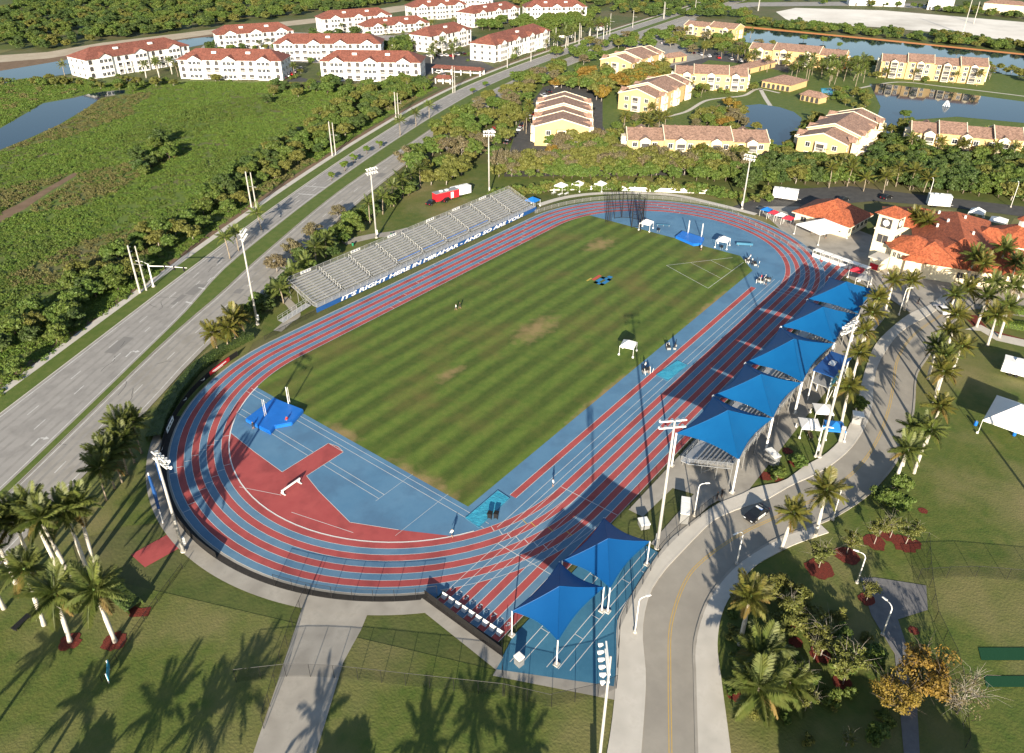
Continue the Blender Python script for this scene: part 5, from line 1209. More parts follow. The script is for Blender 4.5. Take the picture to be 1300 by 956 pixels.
# green belt right of the avenue
L_=[G(*p) for p in ((285,432),(318,402),(352,372),(388,338),(425,305),(455,285),(488,262),(520,240))]
for i in range(60):
    t_=i/59*(len(L_)-1.001); k=int(t_); p=L_[k].lerp(L_[k+1],t_-k)+Vector((random.gauss(0,1.8),random.gauss(0,1.8),0)); tree(random.choice(['green','dark','bush','green']) if i>4 else 'bush',p,random.uniform(.5,.8),'leafy green tree in the belt between the avenue and bleachers','green belt trees')
for px,s in (((352,345),.8),((372,325),.75),((398,305),.8),((430,278),.7)): tree('brown',G(*px),s,'pale leafless tree overhanging the avenue beside the green belt','bare trees by the avenue')
lb={'olive':'olive-leaved tree between the avenue and parking lot','green':'green tree between the avenue and parking lot','brown':'brownish thin-leaved tree between the avenue and parking lot','orange':'orange-tinged tree between the avenue and parking lot'}
cnt+=belt([(515,205),(560,165),(640,112),(690,95),(730,86),(725,98),(690,110),(660,150),(638,200),(560,238),(520,232)],85,3.8,['olive','green','olive','brown','green'],(.8,1.2),lb,'trees by the avenue and parking lot')
lb={'olive':'olive-leaved tree in the row behind the far bend hedge','brown':'brownish bare-twigged tree in the row behind the far bend hedge','green':'green tree in the row behind the far bend hedge','orange':'orange-tinged tree in the row behind the far bend hedge','dark':'dark green tree in the row behind the far bend hedge'}
cnt+=belt([(628,225),(700,222),(790,222),(940,224),(940,208),(850,206),(780,206),(700,208),(630,210)],95,3.0,['olive','brown','olive','olive','brown','green'],(.75,1.1),lb,'tree row behind the far bend')
lb={'dark':'dark green tree in the dense wood behind the clubhouse','green':'mid green tree in the dense wood behind the clubhouse','olive':'yellowish tree in the dense wood behind the clubhouse'}
cnt+=belt([(940,242),(1010,236),(1100,234),(1200,246),(1300,256),(1400,262),(1400,228),(1300,216),(1200,210),(1100,213),(1000,210),(940,214)],190,3.0,['dark','dark','green','olive'],(.75,1.15),lb,'wood behind the clubhouse')
lb={'orange':'orange autumn tree by the yellow blocks parking','olive':'olive tree by the yellow blocks parking','brown':'brownish tree by the yellow blocks parking','green':'green tree by the yellow blocks parking'}
cnt+=belt([(700,112),(735,96),(800,100),(835,92),(860,100),(830,112),(770,118),(765,130),(735,120)],48,3.6,['orange','olive','olive','green','olive'],(.9,1.2),lb,'trees among the yellow blocks')
cnt+=belt([(690,205),(700,180),(760,178),(800,175),(810,200),(760,210)],30,3.5,['olive','brown','green','orange','brown'],(.75,1.1),lb,'trees among the yellow blocks')
cnt+=belt([(700,70),(760,55),(850,40),(920,50),(950,66),(880,70),(850,60),(790,66),(740,84)],60,4,['green','olive','brown','green'],(.85,1.2),lb,'trees among the yellow blocks')
cnt+=belt([(880,150),(925,140),(930,170),(985,205),(1005,196),(1020,176),(1012,205),(900,162)],24,3,['orange','olive','green'],(.5,.8),lb,'trees among the yellow blocks',WATER)
cnt+=belt([(1105,200),(1120,180),(1155,178),(1300,200),(1320,208),(1110,208)],40,3.4,['dark','green','olive'],(.65,.95),{'dark':'dark tree along the parking court by the fountain pond','green':'green tree along the parking court by the fountain pond','olive':'yellowish tree along the parking court by the fountain pond'},'parking court trees')
cnt+=belt([(1230,92),(1260,88),(1310,92),(1310,108),(1260,106)],8,5,['brown','olive'],(.6,.9),{'brown':'brownish tree at the canal end of the pond block','olive':'olive tree at the canal end of the pond block'},'canal end trees')
for px,s in (((1250,88),.9),((1060,76),.7),((1085,80),.8),((1100,88),.8),((1020,52),.7),((1045,55),.8),((1065,60),.6),((1148,150),.6),((1155,158),.6),((1100,135),.5)): tree('green',G(*px),s,'rounded green tree on the pond and canal banks','pond bank trees')
print('belt trees',cnt)
# palms of the two estates
def palm_belt(px,n,mind,h,label,group,tones=('g','y'),kind='coco',cs=1.0):
    for x,y in fill(GG(px),n,mind,WATER):
        if infoot(x,y,-1.5): continue
        palm((x,y),random.uniform(*h),label,group,kind,random.choice(tones),near=False,cs=cs*random.uniform(.85,1.15))
palm_belt([(1000,100),(1020,82),(1075,82),(1105,96),(1090,112),(1040,110)],34,4,(5,8),'palm in the grove round the swimming pool','estate palms',('g',),cs=1.15)
palm_belt([(880,70),(960,75),(980,95),(950,90),(890,78)],12,4,(5,8),'palm on the estate parking court','estate palms')
palm_belt([(770,160),(840,158),(850,170),(800,172)],7,5,(4,6),'cabbage palm before the yellow gable and footpath','estate palms',('y',))
palm_belt([(1000,200),(1010,178),(1065,205),(1120,182),(1130,172),(1060,212)],9,4,(4,6),'palm beside the yellow block between the ponds','estate palms')
palm_belt([(1150,190),(1300,206),(1300,212),(1150,198)],7,6,(5,7),'palm along the fountain pond parking court','estate palms')
palm_belt([(1050,228),(1110,226),(1180,238),(1180,248),(1100,246),(1050,244)],12,4,(5,6.5),'shaggy palm behind the clubhouse service road','palms behind the clubhouse',('y',),cs=1.1)
palm_belt([(690,62),(720,48),(770,42),(772,50),(730,60),(700,70)],16,5,(8,11),'tall palm at the white estate entrance','entrance palms',('g',),'royal',1.3)
palm_belt([(370,88),(480,70),(540,60),(600,56),(590,72),(520,90),(470,84)],12,8,(5,8),'palm between the white apartment blocks','white estate palms',('g',),'royal',1.2)
palm_belt([(180,100),(215,98),(222,92),(215,84)],4,5,(6,8),'palm in the courtyard of the long white block','white estate palms',('g',),'royal',1.2)
lb={'green':'green tree between the white apartment blocks','dark':'dark tree between the white apartment blocks'}
belt([(485,62),(530,52),(545,58),(520,70),(490,72)],24,4,['green','dark'],(.9,1.3),lb,'white estate trees'); belt([(250,62),(300,55),(400,42),(470,30),(500,40),(420,48),(340,64),(260,72)],50,4.5,['green','dark'],(.6,1.0),lb,'white estate trees'); belt([(600,40),(640,30),(700,26),(760,16),(750,34),(700,44),(660,40)],60,4.5,['green','green'],(.9,1.3),lb,'white estate trees')
for px in ((421,229),(438,217),(449,206),(466,195),(482,188),(600,120),(616,112),(650,98)): tree('bright',G(*px),.8,'small bright round tree in the avenue median','median trees')
# hedge bushes behind the far bend and along the verge
for x0,y0,x1,y1,n in ((630,250,690,244,20),(690,241,790,239,32),(790,239,900,244,36),(900,244,950,256,14),(960,256,985,242,8)):
    A,B=G(x0,y0),G(x1,y1)
    for i in range(n):
        p=A.lerp(B,(i+random.uniform(-.3,.3))/n)+Vector((random.gauss(0,1.2),random.gauss(0,1.2),0)); tree(random.choice(['bush','bush','obush']),p,random.uniform(.8,1.25),'leafy bush in the hedge row behind the far bend','far bend hedge bushes','bush')
# red mulch beds, rounded shrubs and saplings bottom right
def mulch(px,r,name='mulch_bed'):
    r*=.7; c=G(*px); n=18; P=[(c.x+r*(1+.5*mnoise.noise(Vector((math.cos(k)*2,math.sin(k)*2,px[0]))))*math.cos(2*math.pi*k/n),c.y+r*(1+.4*mnoise.noise(Vector((k*.7,px[1],3))))*math.sin(2*math.pi*k/n)) for k in range(n)]
    return struct(name,P,M['mulch'],-.055+random.random()*.02)
for px,r in (((89,814),2.0),((146,814),2.2),((985,604),1.9),((1012,586),2.2),((972,604),1.7),((1000,572),1.3),((1042,830),2.0),((1075,705),2.6),((1040,722),2.8),((1148,690),2.6),((1110,688),2.4),((1128,680),1.8),((1000,790),1.6),((960,765),1.5),((945,845),1.6),((935,880),1.7),((1070,865),1.7),((1100,760),1.6),((1172,648),1.0),((1160,690),1.6),((985,830),1.4),((1010,815),1.3),((1085,555),1.6),((1092,530),1.4),((1160,800),1.0),((1225,440),1.4)): mulch(px,r)
for px in ((1012,588),(986,605)):
    tree('bush',G(*px),.95,'clipped round dark bush in a red mulch ring by the white cabinets','clipped bushes','bush',sz=.75)
lbs='young thin tree in a red mulch bed beside the road bend'
for px,s in (((1075,702),.85),((1040,720),1.0),((1150,690),1.0),((1110,690),.85),((1130,682),.9),((1000,790),.8),((962,762),.75),((1100,762),.85)): tree('sapling',G(*px),s,lbs,'mulch bed saplings')
for px,s in (((1042,832),1.15),((1070,868),1.3),((1015,880),1.0)): tree('sapling',G(*px),s,'olive garden tree in the shaded beds by the grey path','shaded garden trees')
tree('autumn',G(1165,880),1.35,'golden orange autumn tree beside the grey garden path','garden autumn trees'); tree('autumn',G(1128,900),1.0,'smaller golden autumn tree below the grey path lamp','garden autumn trees'); tree('bare',G(1215,905),1.1,'bare twiggy tree beside the golden autumn tree','garden autumn trees')
for px,s in (((1122,640),.9),((1140,648),.8),((1090,520),.6),((1140,622),.7)): tree('green',G(*px),s*.75,'low green tree on the verge inside the road curve','road curve trees')
for px,s in (((940,840),.8),((955,800),.7),((930,780),.5),((985,850),.8),((1010,850),.7),((960,880),1.0),((1055,890),.8)): tree('bush',G(*px),s,'dark shrub in the shaded bed inside the road bend','shaded bed shrubs','bush')
# clipped hedges
def hedge(label,px,wd,h,m='lgreen',dens=26):
    L=resample([Vector((p.x,p.y,0)) for p in GG(px)],30); c=L[0]; t=thing('hedge',label,'hedge',c); rs=np.random.default_rng(int(px[0][0])); P=[];Nn=[]
    tot=sum((b-a).length for a,b in zip(L,L[1:])); n=int(tot*(wd+2*h)*dens)
    for _ in range(n):
        k=rs.integers(0,29); q=L[k].lerp(L[k+1],rs.random())-c; tt=(L[k+1]-L[k]).normalized(); nn=Vector((-tt.y,tt.x,0)); u=rs.uniform(-wd/2,wd/2); z=rs.uniform(.05,h)
        if rs.random()<.45: z=h+rs.normal()*.06
        else: u=math.copysign(wd/2,u)+rs.normal()*.05
        P.append(q+nn*u+Vector((0,0,z))); Nn.append((nn.x*u,nn.y*u,z/h+.2))
    V=leaf_quads(np.array([tuple(p) for p in P]),np.array(Nn)+rs.normal(size=(n,3))*.4,.16,rs); put('foliage',quads_mesh('foliage',V,M[m]),t)
    mb=MB(); A=[p-c for p in offset(L,wd/2-.08)]; B=[p-c for p in offset(L,-wd/2+.08)]; mb.strip(Z(A,h-.1),Z(B,h-.1)); mb.strip(Z(A,0),Z(A,h-.1)); mb.strip(Z(B,0),Z(B,h-.1)); mb.build('inner_twigs',M['ldark'],t)
hedge('long dark hedge outside the black fence of the near bend',[(196,560),(204,535),(222,503),(250,470),(284,446),(318,428)],2.6,1.3,'ldark',16); hedge('dark clipped hedge in the red mulch bed by the corner palms',[(140,742),(155,760),(174,774)],2.2,1.0,'ldark'); hedge('bright clipped hedge curving round the white benches',[(1250,395),(1255,408),(1275,414),(1310,420),(1340,424)],2.0,1.3,'lbright'); hedge('bright clipped hedge on the far side of the white benches',[(1272,392),(1290,396),(1320,402)],2.2,1.3,'lbright')
struct('mulch_bed',GG([(132,742),(138,738),(160,765),(178,772),(192,770),(188,782),(165,783)]),M['mulch'],-.05); struct('mulch_bed',GG([(1222,400),(1240,400),(1255,418),(1300,430),(1340,432),(1340,436),(1290,432),(1240,418)]),M['mulch'],-.05)
# trees in front of the frame whose shade falls on the front lawn
for x,y,h in ((-128,-30,11),(-124,-38,13),(-118,-46,11),(-133,-12,12),(-130,-20,10),(-112,-58,11),(-138,2,11),(-104,-66,10),(-108,-62,12),(-122,-33,9)): palm((x-1,y-1),h*.66,'royal palm on the lawn in front of the stadium drive','front lawn palms','royal','g',near=False,cs=1.25)
for x,y,s in ((-131,-25,1.1),(-116,-50,1.1),(-80,-93,1.6),(-84,-99,1.6),(-74,-97,1.4),(-77,-104,1.5),(-70,-101,1.3)): tree('green',(x,y),s,'large tree on the lawn in front of the stadium drive','front lawn trees')

lb={'green':'green tree scattered between the yellow blocks','olive':'olive tree scattered between the yellow blocks','brown':'brownish tree scattered between the yellow blocks','bush':'bush scattered between the yellow blocks'}
belt([(765,160),(800,150),(860,150),(900,160),(880,172),(790,172)],10,5,['green','olive','brown'],(.5,.8),lb,'scattered estate trees',WATER)
belt([(930,56),(1000,58),(1080,70),(1110,74),(1110,100),(1060,84),(1000,80),(940,74)],26,5,['green','olive','brown'],(.5,.9),lb,'scattered estate trees',WATER)
belt([(1090,112),(1110,130),(1112,150),(1090,140),(1030,128),(1040,122)],22,3,['green','olive'],(.4,.6),lb,'scattered estate trees',WATER)
belt([(985,196),(1003,184),(1018,170),(1024,160),(1012,205),(990,207)],16,2.5,['green','olive'],(.5,.8),lb,'scattered estate trees')
belt([(905,140),(935,134),(945,150),(960,166),(975,188),(955,170),(920,160)],18,2.5,['olive','brown','orange'],(.45,.75),{**lb,'orange':'orange tree scattered between the yellow blocks'},'scattered estate trees')
belt([(1125,170),(1150,158),(1160,166),(1140,182)],10,2.5,['green','olive'],(.4,.7),lb,'scattered estate trees')
belt([(1020,150),(1050,142),(1030,175),(1000,205)],10,3,['green','olive'],(.5,.8),lb,'scattered estate trees',WATER)
belt([(640,225),(700,228),(800,227),(940,232),(940,226),(800,222),(640,220)],40,2.5,['bush','green'],(.6,.9),lb,'scattered estate trees')
belt([(915,770),(990,740),(1090,790),(1130,870),(1120,950),(1000,950),(925,900)],32,3.0,['sapling','bush','obush','green','olive'],(.4,.75),{'sapling':'thin garden tree in the shaded beds inside the bend','bush':'dark bush in the shaded beds inside the bend','obush':'olive bush in the shaded beds inside the bend','olive':'olive leaved tree in the shaded beds inside the bend','green':'leafy green tree in the shaded beds inside the bend'},'shaded garden plants')

# planting close round the estate houses
random.seed(21)
for i,(cx,cy,a,l_,d_) in enumerate(FOOT):
    white=i<len(WB); n=9 if white else 11
    for k in range(n):
        u=random.uniform(-l_,l_); v=random.choice((-1,-1,-1,1))*(d_+random.uniform(1.0,3.5))
        if random.random()<.25: u,v=random.choice((-1,1))*(l_+random.uniform(1,3)),random.uniform(-d_,d_)
        x,y=cx+u*math.cos(a)-v*math.sin(a),cy+u*math.sin(a)+v*math.cos(a)
        if infoot(x,y,-2.6) or any(inpoly(x,y,w_) for w_ in WATER): continue
        r_=random.random()
        if r_<.4: palm((x,y),random.uniform(4,6.5),'palm planted close to a white block wall' if white else 'palm planted close to a yellow block wall','house front palms','coco',random.choice('gy'),near=False,cs=random.uniform(.7,1.0))
        elif r_<.72: tree('bush',(x,y),random.uniform(.6,1.0),'bush planted close to a white block wall' if white else 'bush planted close to a yellow block wall','house front bushes','bush')
        else: tree(random.choice(['green','olive']),(x,y),random.uniform(.4,.65),'small tree planted close to a house wall','house front trees')

# ---- uncountable masses -----------------------------------------------------
def scatter(name,label,cat,P,S,meshes,idx=None):
    n=len(P); me=bpy.data.meshes.new(name); me.vertices.add(n); co=np.zeros((n,3),np.float32); co[:,:2]=np.array(P)[:,:2]; co[:,2]=-.1; me.vertices.foreach_set('co',co.reshape(-1))
    at=me.attributes.new('scl','FLOAT','POINT'); at.data.foreach_set('value',np.array(S,np.float32)); o=put(name,me); tag(o,label,cat,None,'stuff')
    if idx is None: idx=[random.randrange(len(meshes)) for _ in P]
    at=me.attributes.new('idx','INT','POINT'); at.data.foreach_set('value',np.array(idx,np.int32))
    ng=bpy.data.node_groups.new(name,'GeometryNodeTree'); ng.interface.new_socket('Geometry',in_out='INPUT',socket_type='NodeSocketGeometry'); ng.interface.new_socket('Geometry',in_out='OUTPUT',socket_type='NodeSocketGeometry')
    N_=ng.nodes; l=ng.links; gi=N_.new('NodeGroupInput'); go=N_.new('NodeGroupOutput'); iop=N_.new('GeometryNodeInstanceOnPoints'); jn=N_.new('GeometryNodeJoinGeometry')
    for k,m_ in list(enumerate(meshes))[::-1]:
        po=bpy.data.objects.new(name+'_clump',m_); oi=N_.new('GeometryNodeObjectInfo'); oi.inputs['Object'].default_value=po; oi.inputs['As Instance'].default_value=True; l.new(oi.outputs['Geometry'],jn.inputs[0])
    na=N_.new('GeometryNodeInputNamedAttribute'); na.data_type='FLOAT'; na.inputs['Name'].default_value='scl'
    rv=N_.new('FunctionNodeRandomValue'); rv.data_type='FLOAT_VECTOR'; rv.inputs[0].default_value=(0,0,0); rv.inputs[1].default_value=(0,0,6.283)
    ri=N_.new('GeometryNodeInputNamedAttribute'); ri.data_type='INT'; ri.inputs['Name'].default_value='idx'
    l.new(gi.outputs[0],iop.inputs['Points']); l.new(jn.outputs[0],iop.inputs['Instance']); iop.inputs['Pick Instance'].default_value=True; l.new(ri.outputs[0],iop.inputs['Instance Index']); l.new(rv.outputs[0],iop.inputs['Rotation']); l.new(na.outputs[0],iop.inputs['Scale']); l.new(iop.outputs[0],go.inputs[0])
    md=o.modifiers.new('scatter','NODES'); md.node_group=ng; return o
def clump(seed,R0,H,nl,size,m,flat=.8):
    V,_=crown_arr(seed,R0,H,0.0,9,nl,size,flat); return quads_mesh('clump',V,M[m])
cl_m=[clump(1,1.5,.35,190,.17,'lmarsh',.45),clump(2,1.4,.45,190,.17,'lmarsh',.5),clump(3,1.3,.5,170,.2,'lgreen',.6),clump(4,1.3,.5,160,.18,'lreed',.6),clump(5,1.6,.3,180,.17,'lmarsh',.4)]
canals=[GG([(-120,228),(0,192),(35,178),(75,160),(112,138),(128,126),(162,119),(158,112),(95,122),(55,129),(0,161),(-120,203)]),GG([(-6,287),(32,268),(100,224),(96,216),(25,256),(-5,270)])]
mp=GG([(-60,560),(0,500),(57,455),(200,345),(330,249),(430,186),(515,133),(556,110),(420,106),(330,105),(225,104),(110,106),(-40,112),(-60,200)])
P=fill(mp,15000,0,canals); S=[.6+.8*abs(mnoise.noise(Vector((x*.03,y*.03,1))))+.5*random.random()**3 for x,y in P]
I=[(3 if random.random()<.8 else 2) if mnoise.noise(Vector((x*.018,y*.03,5)))>.28 else (2 if mnoise.noise(Vector((x*.02,y*.02,9)))>.35 and random.random()<.7 else random.choice((0,1,4,0,1,4,2))) for x,y in P]
scatter('marsh_vegetation','low bright green marsh growth covering the wetland','marsh plants',P,S,cl_m,I)
wd=[PROTO['green'][0][1],PROTO['dark'][0][1],PROTO['green'][1][1],PROTO['olive'][0][1],PROTO['dark'][1][1]]
P=fill(GG([(-300,60),(20,62),(62,65),(130,52),(280,33),(420,16),(520,2),(640,-7),(660,-22),(300,-24),(0,-18),(26,14)]),2300,3.5 and 0); S=[random.uniform(.7,1.35) for _ in P]
scatter('woodland','far green woodland beyond the canal and white estate','woodland',P,S,wd)
P=fill(GG([(690,24),(760,14),(850,24),(890,22),(960,24),(980,28),(900,8),(1000,-4),(700,-14),(640,4)]),420); P=[p for p in P if not infoot(*p)]; scatter('woodland','far trees along the avenue beyond the yellow estate','woodland',P,[random.uniform(.7,1.3) for _ in P],wd)
P=fill(GG([(985,30),(1060,36),(1110,40),(1200,47),(1300,58),(1450,74),(1450,86),(1300,67),(1113,48),(1018,40),(930,31),(960,26)]),330); scatter('canal_thicket','green thicket between the white sand lot and canal','thicket',P,[random.uniform(.55,1.1) for _ in P],wd)
P=fill(GG([(1180,14),(1300,26),(1450,40),(1450,32),(1300,20),(1180,10)]),120)+fill(GG([(1000,4),(1300,16),(1300,10),(1000,-2)]),30); scatter('road_thicket','dark thicket along the far road behind the sand lot','thicket',P,[random.uniform(.6,1.0) for _ in P],wd)
P=fill(GG([(-60,110),(0,100),(60,100),(110,100),(95,118),(50,128),(0,158),(-60,180)]),700,0,canals); scatter('bank_growth','scrubby growth between the two canal arms','marsh plants',P,[random.uniform(.7,1.8) for _ in P],cl_m)

# ---- the countable trees: the 290 that show largest stand singly, the far small ones are one mass
def seen(T):
    x,y=pj((T[2][0],T[2][1],2.5)); return -40<x<1340 and -30<y<1000
def size(T): return T[4][0]*(3.5 if T[0] not in ('bush','obush','sapling','bright') else 1.9)/(Vector((T[2][0],T[2][1],0))-Vector((CAMX,CAMY,CAMZ))).length
tr_=sorted([T for T in TREES if T[8]=='tree' and seen(T)],key=size,reverse=True); off_=[T for T in TREES if T[6]=='front lawn trees' and not seen(T)]
one=[T for T in TREES if T[8]!='tree' and seen(T)]+tr_[:285]+off_; rest=tr_[285:]
for kind,k,p,rz,sc,label,group,cat,name in one:
    t=thing(name,label,cat,(p[0],p[1],-.06),rz,group); t.scale=sc; a_,b_=PROTO[kind][k]; put('trunk',a_,t); put('crown',b_,t)
def joined(kind,k):
    a_,b_=PROTO[kind][k]; bm=bmesh.new(); bm.from_mesh(a_); bm.faces.ensure_lookup_table()
    for f in bm.faces: f.material_index=0
    nf=len(bm.faces); bm.from_mesh(b_); bm.faces.ensure_lookup_table()
    for f in bm.faces[nf:]: f.material_index=1
    me=bpy.data.meshes.new('far_tree'); bm.to_mesh(me); bm.free(); me.materials.append(a_.materials[0]); me.materials.append(b_.materials[0]); return me
kk=sorted({(T[0],T[1]) for T in rest}); print('trees single',len(one),'mass',len(rest))
if rest:
    o=scatter('distant_trees','smaller distant trees between the houses and along the roads','trees',[T[2] for T in rest],[T[4][2] for T in rest],[joined(*q) for q in kk],[kk.index((T[0],T[1])) for T in rest])

# ================================================================== SMALL THINGS
# ---- utility poles along the avenue -----------------------------------------
def upole(b_,t_,label,group,twin=True,arm=True):
    b=G(*b_); 
    # height from the seen top pixel
    h=min((abs(pj(b+Vector((0,0,z)))[1]-t_[1]),z) for z in np.arange(4,40,.25))[1]
    t=thing('utility_pole',label,'utility pole',b,R(25),group)
    put('shaft',ucyl(M['upole'],.26,h,8,.17),t)
    if twin: put('shaft',ucyl(M['upole'],.22,h*.94,8,.14),t,(1.6,-.6,0))
    if arm: put('lamp_arm',ubox(M['steel'],.1,2.6,.08),t,(0,-1.3,h*.62)); put('lamp_head',ubox(M['steel'],.25,.7,.12),t,(0,-2.5,h*.62-.06))
    for i in range(3): put('insulator',ucyl(M['white'],.07,.5,6),t,(.3,0,h-.6-i*1.2),(0,R(90),0))
ul='twin concrete utility poles on the avenue footpath '
for b_,t_,l in (((178,372),(160,312),'beside the traffic signal'),((320,267),(311,218),'by the marsh thicket'),((422,198),(418,154),'opposite the small median trees'),((503,153),(500,117),'by the median hedge'),((575,118),(574,84),'before the carport')): upole(b_,t_,ul+l,'twin utility poles')
for b_,t_,l in (((644,86),(644,61),'at the near corner of the avenue-side white block'),((674,78),(674,57),'midway along the avenue-side white block'),((705,66),(705,35),'at the far corner of the avenue-side white block'),((735,56),(735,29),'at the estate palm entrance wall'),((774,44),(774,17),'beside the small gatehouse'),((803,35),(803,13),'past the gatehouse'),((842,24),(842,2),'by the dry trees past the estate'),((882,17),(882,-6),'at the far road junction')): upole(b_,t_,'concrete utility pole '+l,'single utility poles',twin='dry' in l)
upole((1222,43),(1229,-8),'tall twin poles on the white sand lot','sand lot poles',True,False); upole((1236,30),(1243,2),'shorter twin poles on the sand lot rim','sand lot poles',True,False); upole((962,14),(964,-6),'pole pair at the sand lot corner by the far road','sand lot poles',True,False)
# traffic signal
b=G(195,364); t=thing('traffic_signal','white mast arm traffic signal reaching over the avenue','traffic signal',b,math.atan2(-.9,.45)); put('pole',ucyl(M['white'],.2,6.2,10,.15),t); MB().tube([(0,0,5.6),(5,0,6.0),(10.5,0,6.1)],[.13,.1,.06],8).build('mast_arm',M['white'],t)
for x in (4.5,7,9.6): s_=put('signal_head',ubox(M['black'],.35,.3,1.1),t,(x,0,5.2))
for zz,m in ((.75,'red'),(.42,'yline'),(.1,'green')): pass
put('base',ucyl(M['concrete'],.45,.3,10),t); MB().tube([(0,0,6.1),(-1.0,-.6,7.0),(-2.4,-1.0,7.2)],.06,6).build('lamp_arm',M['white'],t)

# ---- cars -------------------------------------------------------------------
def car_meshes():
    P=[(-2.3,.35),(-2.3,.78),(-2.1,.92),(-1.25,.98),(1.0,.98),(1.75,.9),(2.25,.72),(2.3,.35)]
    mb=MB(); n=len(P); W_=.92
    A=[(x,-W_*(.93 if abs(x)>2.1 else 1),z) for x,z in P]; B=[(x,W_*(.93 if abs(x)>2.1 else 1),z) for x,z in P]
    mb.add(A+B,[tuple(range(n)),tuple(range(2*n-1,n-1,-1))]+[(i,n+i,n+(i+1)%n,(i+1)%n) for i in range(n)])
    body=mb
    rf=MB(); rf.add([(-1.05,-.68,1.42),(.1,-.68,1.45),(.1,.68,1.45),(-1.05,.68,1.42),(-1.05,-.66,1.47),(.1,-.66,1.5),(.1,.66,1.5),(-1.05,.66,1.47)],[(0,3,2,1),(4,5,6,7),(0,1,5,4),(1,2,6,5),(2,3,7,6),(3,0,4,7)])
    gl=MB(); gl.add([(-1.85,-.84,.95),(1.05,-.84,.97),(1.05,.84,.97),(-1.85,.84,.95),(-1.1,-.67,1.42),(.15,-.67,1.45),(.15,.67,1.45),(-1.1,.67,1.42)],[(0,1,5,4),(1,2,6,5),(2,3,7,6),(3,0,4,7),(4,5,6,7)])
    wh=MB().tube([(0,-.11,0),(0,.11,0)],.34,14); rim=MB().tube([(0,-.125,0),(0,.125,0)],.19,10)
    return body,rf,gl,wh,rim
_b,_r_,_g,_w,_ri=car_meshes()
CM={}
def car(p,rz,paint,label,group=None,name='parked_car'):
    if paint not in CM:
        CM[paint]=(_b.mesh('body',M[paint]),_r_.mesh('roof',M[paint])); [ _b.fixn(m) for m in CM[paint]]
    if 'gl' not in CM: CM['gl']=_g.mesh('glass',M['carglass']); CM['wh']=_w.mesh('tyre',M['tyre']); CM['ri']=_ri.mesh('rim',M['steel']); CM['hl']=ubox(M['lampglass'],.08,.35,.14); CM['tl']=ubox(M['red'],.06,.35,.14); [_g.fixn(CM[k]) for k in ('gl','wh','ri')]
    t=thing(name,label,'car',(p[0],p[1],-.04),rz,group); put('body',CM[paint][0],t); put('roof',CM[paint][1],t); put('window_glass',CM['gl'],t)
    for x in (-1.4,1.42):
        for y in (-.84,.84): w_=put('wheel',CM['wh'],t,(x,y,.34)); put('rim',CM['ri'],w_)
    for y in (-.62,.62): put('headlight',CM['hl'],t,(2.27,y,.58)); put('tail_light',CM['tl'],t,(-2.3,y,.68))
    return t
# police car
hd=math.atan2((G(945,664)-G(977,641)).y,(G(945,664)-G(977,641)).x)
pc_=car(G(960,655),hd,'carblack','black police car with white doors and roof light bar on the park road',None,'police_car')
put('light_bar',ubox(M['lampglass'],.3,1.1,.12),pc_,(-.4,0,1.5)); put('light_bar_lens',ubox(M['bluemat'],.31,.5,.1),pc_,(-.4,.32,1.515))
for sgn in (-1,1):
    d=put('door_panel',MB().box(-.95,.85,-.012,.012,.42,.93).mesh('door_panel',M['carwhite']),pc_,(0,sgn*.925,0)); put('lettering',text_mesh('POLICE',.34,M['black'],0,.004,.008),d,(0,sgn*.02,.68),(R(90),0,0 if sgn<0 else math.pi))
lots=[([(600,185),(606,180),(612,176),(618,172),(624,168),(630,164)],'in the slanted row under the avenue trees','slanted row by the avenue',60),
([(644,182),(648,177),(653,171),(660,165),(664,160),(668,155),(674,150),(678,146)],'in the row beside the end-on yellow block','row beside the end-on yellow block',20),
([(690,122),(696,117),(704,110),(710,107),(716,105),(724,101)],'in the lot behind the end-on yellow block','lot behind the end-on yellow block',60),
([(790,215),(797,215),(804,216),(752,140),(750,147),(705,212),(700,214)],'in the lane behind the far bend trees','lane behind the far bend trees',10),
([(1098,194),(1103,190),(1108,186),(1132,181),(1138,180),(1160,188),(1205,195),(1212,196)],'in the parking court by the fountain pond','fountain pond parking court',60),
([(362,99),(366,97),(370,95),(374,92),(378,90),(382,88)],'in the court between the white blocks','court between the white blocks',50),
([(545,72),(552,71),(559,71),(566,71),(573,72),(580,70),(588,69),(562,95),(556,93)],'in the lot by the carport','carport lot',70),
([(880,68),(890,70),(900,72),(912,74),(840,55),(795,50),(928,76),(940,78)],'on the estate parking court','estate parking court',40),
([(157,103),(163,102),(170,103)],'before the long white block','long white block',-20)]
k=0
for pts,l,g_,a in lots:
    for p in pts:
        pa=('carpaint','carwhite','carblack','carpaint','carwhite','carred','carpaint','carblack')[k%8]; k+=1
        cn={'carpaint':'grey','carwhite':'white','carblack':'black','carred':'red'}[pa]; car(G(*p),R(a+random.uniform(-3,3)),pa,cn+' car parked '+l,'cars '+g_)
car(G(548,259),R(12),'carblack','black pickup-sized car beside the red trailer'); car(G(567,255),R(10),'carblack','black car against the red trailer side')
car(G(1195,395),R(40),'carwhite','white car at the plaza edge by the palms'); car(G(1082,360+75),0,'carwhite','white car') if False else None
for px,l in (((1125,252),'dark'),((1070,255),'black')): car(G(*px),R(-20),'carblack',l+' car on the service road behind the clubhouse')
